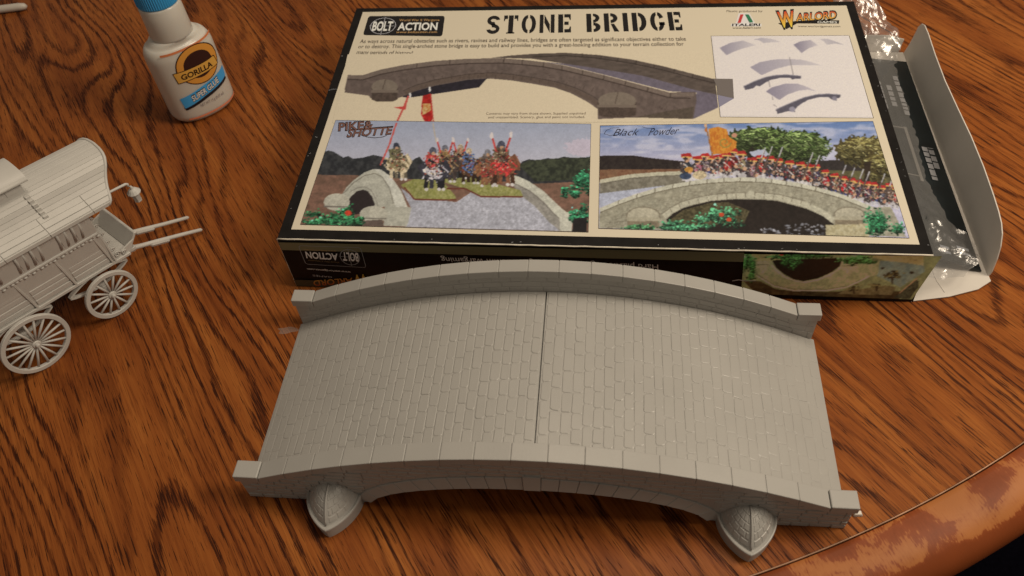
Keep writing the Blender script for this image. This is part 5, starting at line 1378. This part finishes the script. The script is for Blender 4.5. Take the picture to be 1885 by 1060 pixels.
radx = 0.5 * abs(label_at(321, 122)[0] - label_at(400, 105)[0])
circ = lambda k, kx=None: [(lc_[0] + radx * k * math.cos(w), lc_[1] + rad * k * math.sin(w)) for w in np.linspace(0, 2 * math.pi, 40)[:-1]]
zu = .5 * (label_at(294, 104)[1] + label_at(383, 60)[1]); zl = .5 * (label_at(347, 216)[1] + label_at(431, 176)[1])
xl, xr = label_at(294, 104)[0], BAx * .93
label_shape("label_stripe", [(xl, zu - .75), (xr, zu - .75), (xr, zu + .75), (xl, zu + .75)], (226, 128, 74), .10)
label_shape("label_stripe", [(label_at(347, 216)[0], zl - .6), (BAx * .96, zl - .6), (BAx * .96, zl + .6), (label_at(347, 216)[0], zl + .6)], (226, 128, 84), .10)
label_shape("emblem_edge", circ(1.04), (56, 26, 16), .12)
label_shape("emblem_ring", circ(.99), (222, 146, 56), .16)
label_shape("emblem_field", circ(.70), (60, 32, 24), .20)
bq = [label_at(*p) for p in ((319, 137), (392, 101.5), (399.5, 115), (327, 154))]
label_shape("emblem_banner_edge", [bq[0] + [-.4, .5], bq[1] + [.5, .5], bq[2] + [.5, -.5], bq[3] + [-.4, -.5]], (50, 26, 16), .24)
label_shape("emblem_banner", bq, (222, 160, 66), .28)
label_text("GORILLA", (335, 147.5), (391, 120), (331.5, 138.5), (40, 20, 14), .34, .03)
ba = [label_at(*p) for p in ((331, 182.4), (372, 158), (408, 119), (414, 136.4), (380, 174), (341, 199.8))]
label_shape("label_band", ba, (72, 158, 198), .22)
bk = [label_at(*p) for p in ((339, 198), (380, 173.5), (413, 136), (415.5, 142), (384, 178), (342, 204))]
label_shape("label_band", bk, (34, 30, 30), .20)
label_text("SUPER GLUE", (355.5, 187), (403, 149.5), (351, 177), (32, 26, 26), .26, .07)
label_text("SUPER GLUE", (356, 186.5), (402.5, 149.5), (351.8, 177.5), (236, 226, 212), .30, .015)
label_text("NET WT 15 g (0.53 oz)", (370, 196.8), (411.7, 172), (368.5, 192), (120, 100, 96), .12)

# ------------------------------------------------------------------ small things on the table
mw = plain("white_plastic", (0.55, 0.52, 0.47), 0.4, 0.5)
c = on_z(46, 12, 4)
V, Fc = tube([(c[0] - 70, c[1] - 12, 3.2), (c[0] - 30, c[1] - 4, 3.2), (c[0] - 6, c[1] + 1.0, 3.2), (c[0] - 1.5, c[1] + 1.9, 3.2), (c[0], c[1] + 2.2, 3.2)], [3.0, 3.0, 3.0, 2.4, .8], 14)
tag(obj("plastic_rod", V, Fc, mw, None, smooth=True), "end of a white plastic rod at the table's far left", "rod")
c = on_z(1580, 947, 0)
V = [(c[0] - 2.2, c[1] - 1.2, .1), (c[0] + 1.7, c[1] - .9, .1), (c[0] + 1.2, c[1] + 1.6, .1), (c[0] - 1.8, c[1] + 1.3, .1), (c[0] - 1.9, c[1] - .9, 1.6), (c[0] + 1.3, c[1] - .5, 1.2), (c[0] + .9, c[1] + 1.2, 1.5), (c[0] - 1.4, c[1] + 1.0, 1.9)]
tag(obj("plastic_offcut", *bevelled(*hexa(V), .2, 1), mw, None), "tiny white plastic offcut behind the bridge's near right end", "offcut")
c = on_z(528, 608, 0.05)
pts = [(c[0] + (5.2 + 1.6 * math.sin(3 * w + 1)) * math.cos(w), c[1] + (2.2 + .7 * math.sin(2 * w)) * math.sin(w), .05 + .0 * w) for w in np.linspace(0, 2 * math.pi, 25)[:-1]]
ms, nt, b, L = new_mat("dried_glue")
b.inputs["Base Color"].default_value = (0.40, 0.33, 0.29, 1); b.inputs["Roughness"].default_value = .5; b.inputs["Alpha"].default_value = .32
n = len(pts)
V = pts + [(c[0] + (x - c[0]) * .7, c[1] + (y - c[1]) * .7, .22) for x, y, z_ in pts]
Fc = [tuple(range(n, 2 * n))] + [(i, (i + 1) % n, n + (i + 1) % n, n + i) for i in range(n)]
tag(obj("glue_smear", V, Fc, ms, None, smooth=True), "faint grey dried glue smear on the table beside the bridge's far left corner", "glue smear")
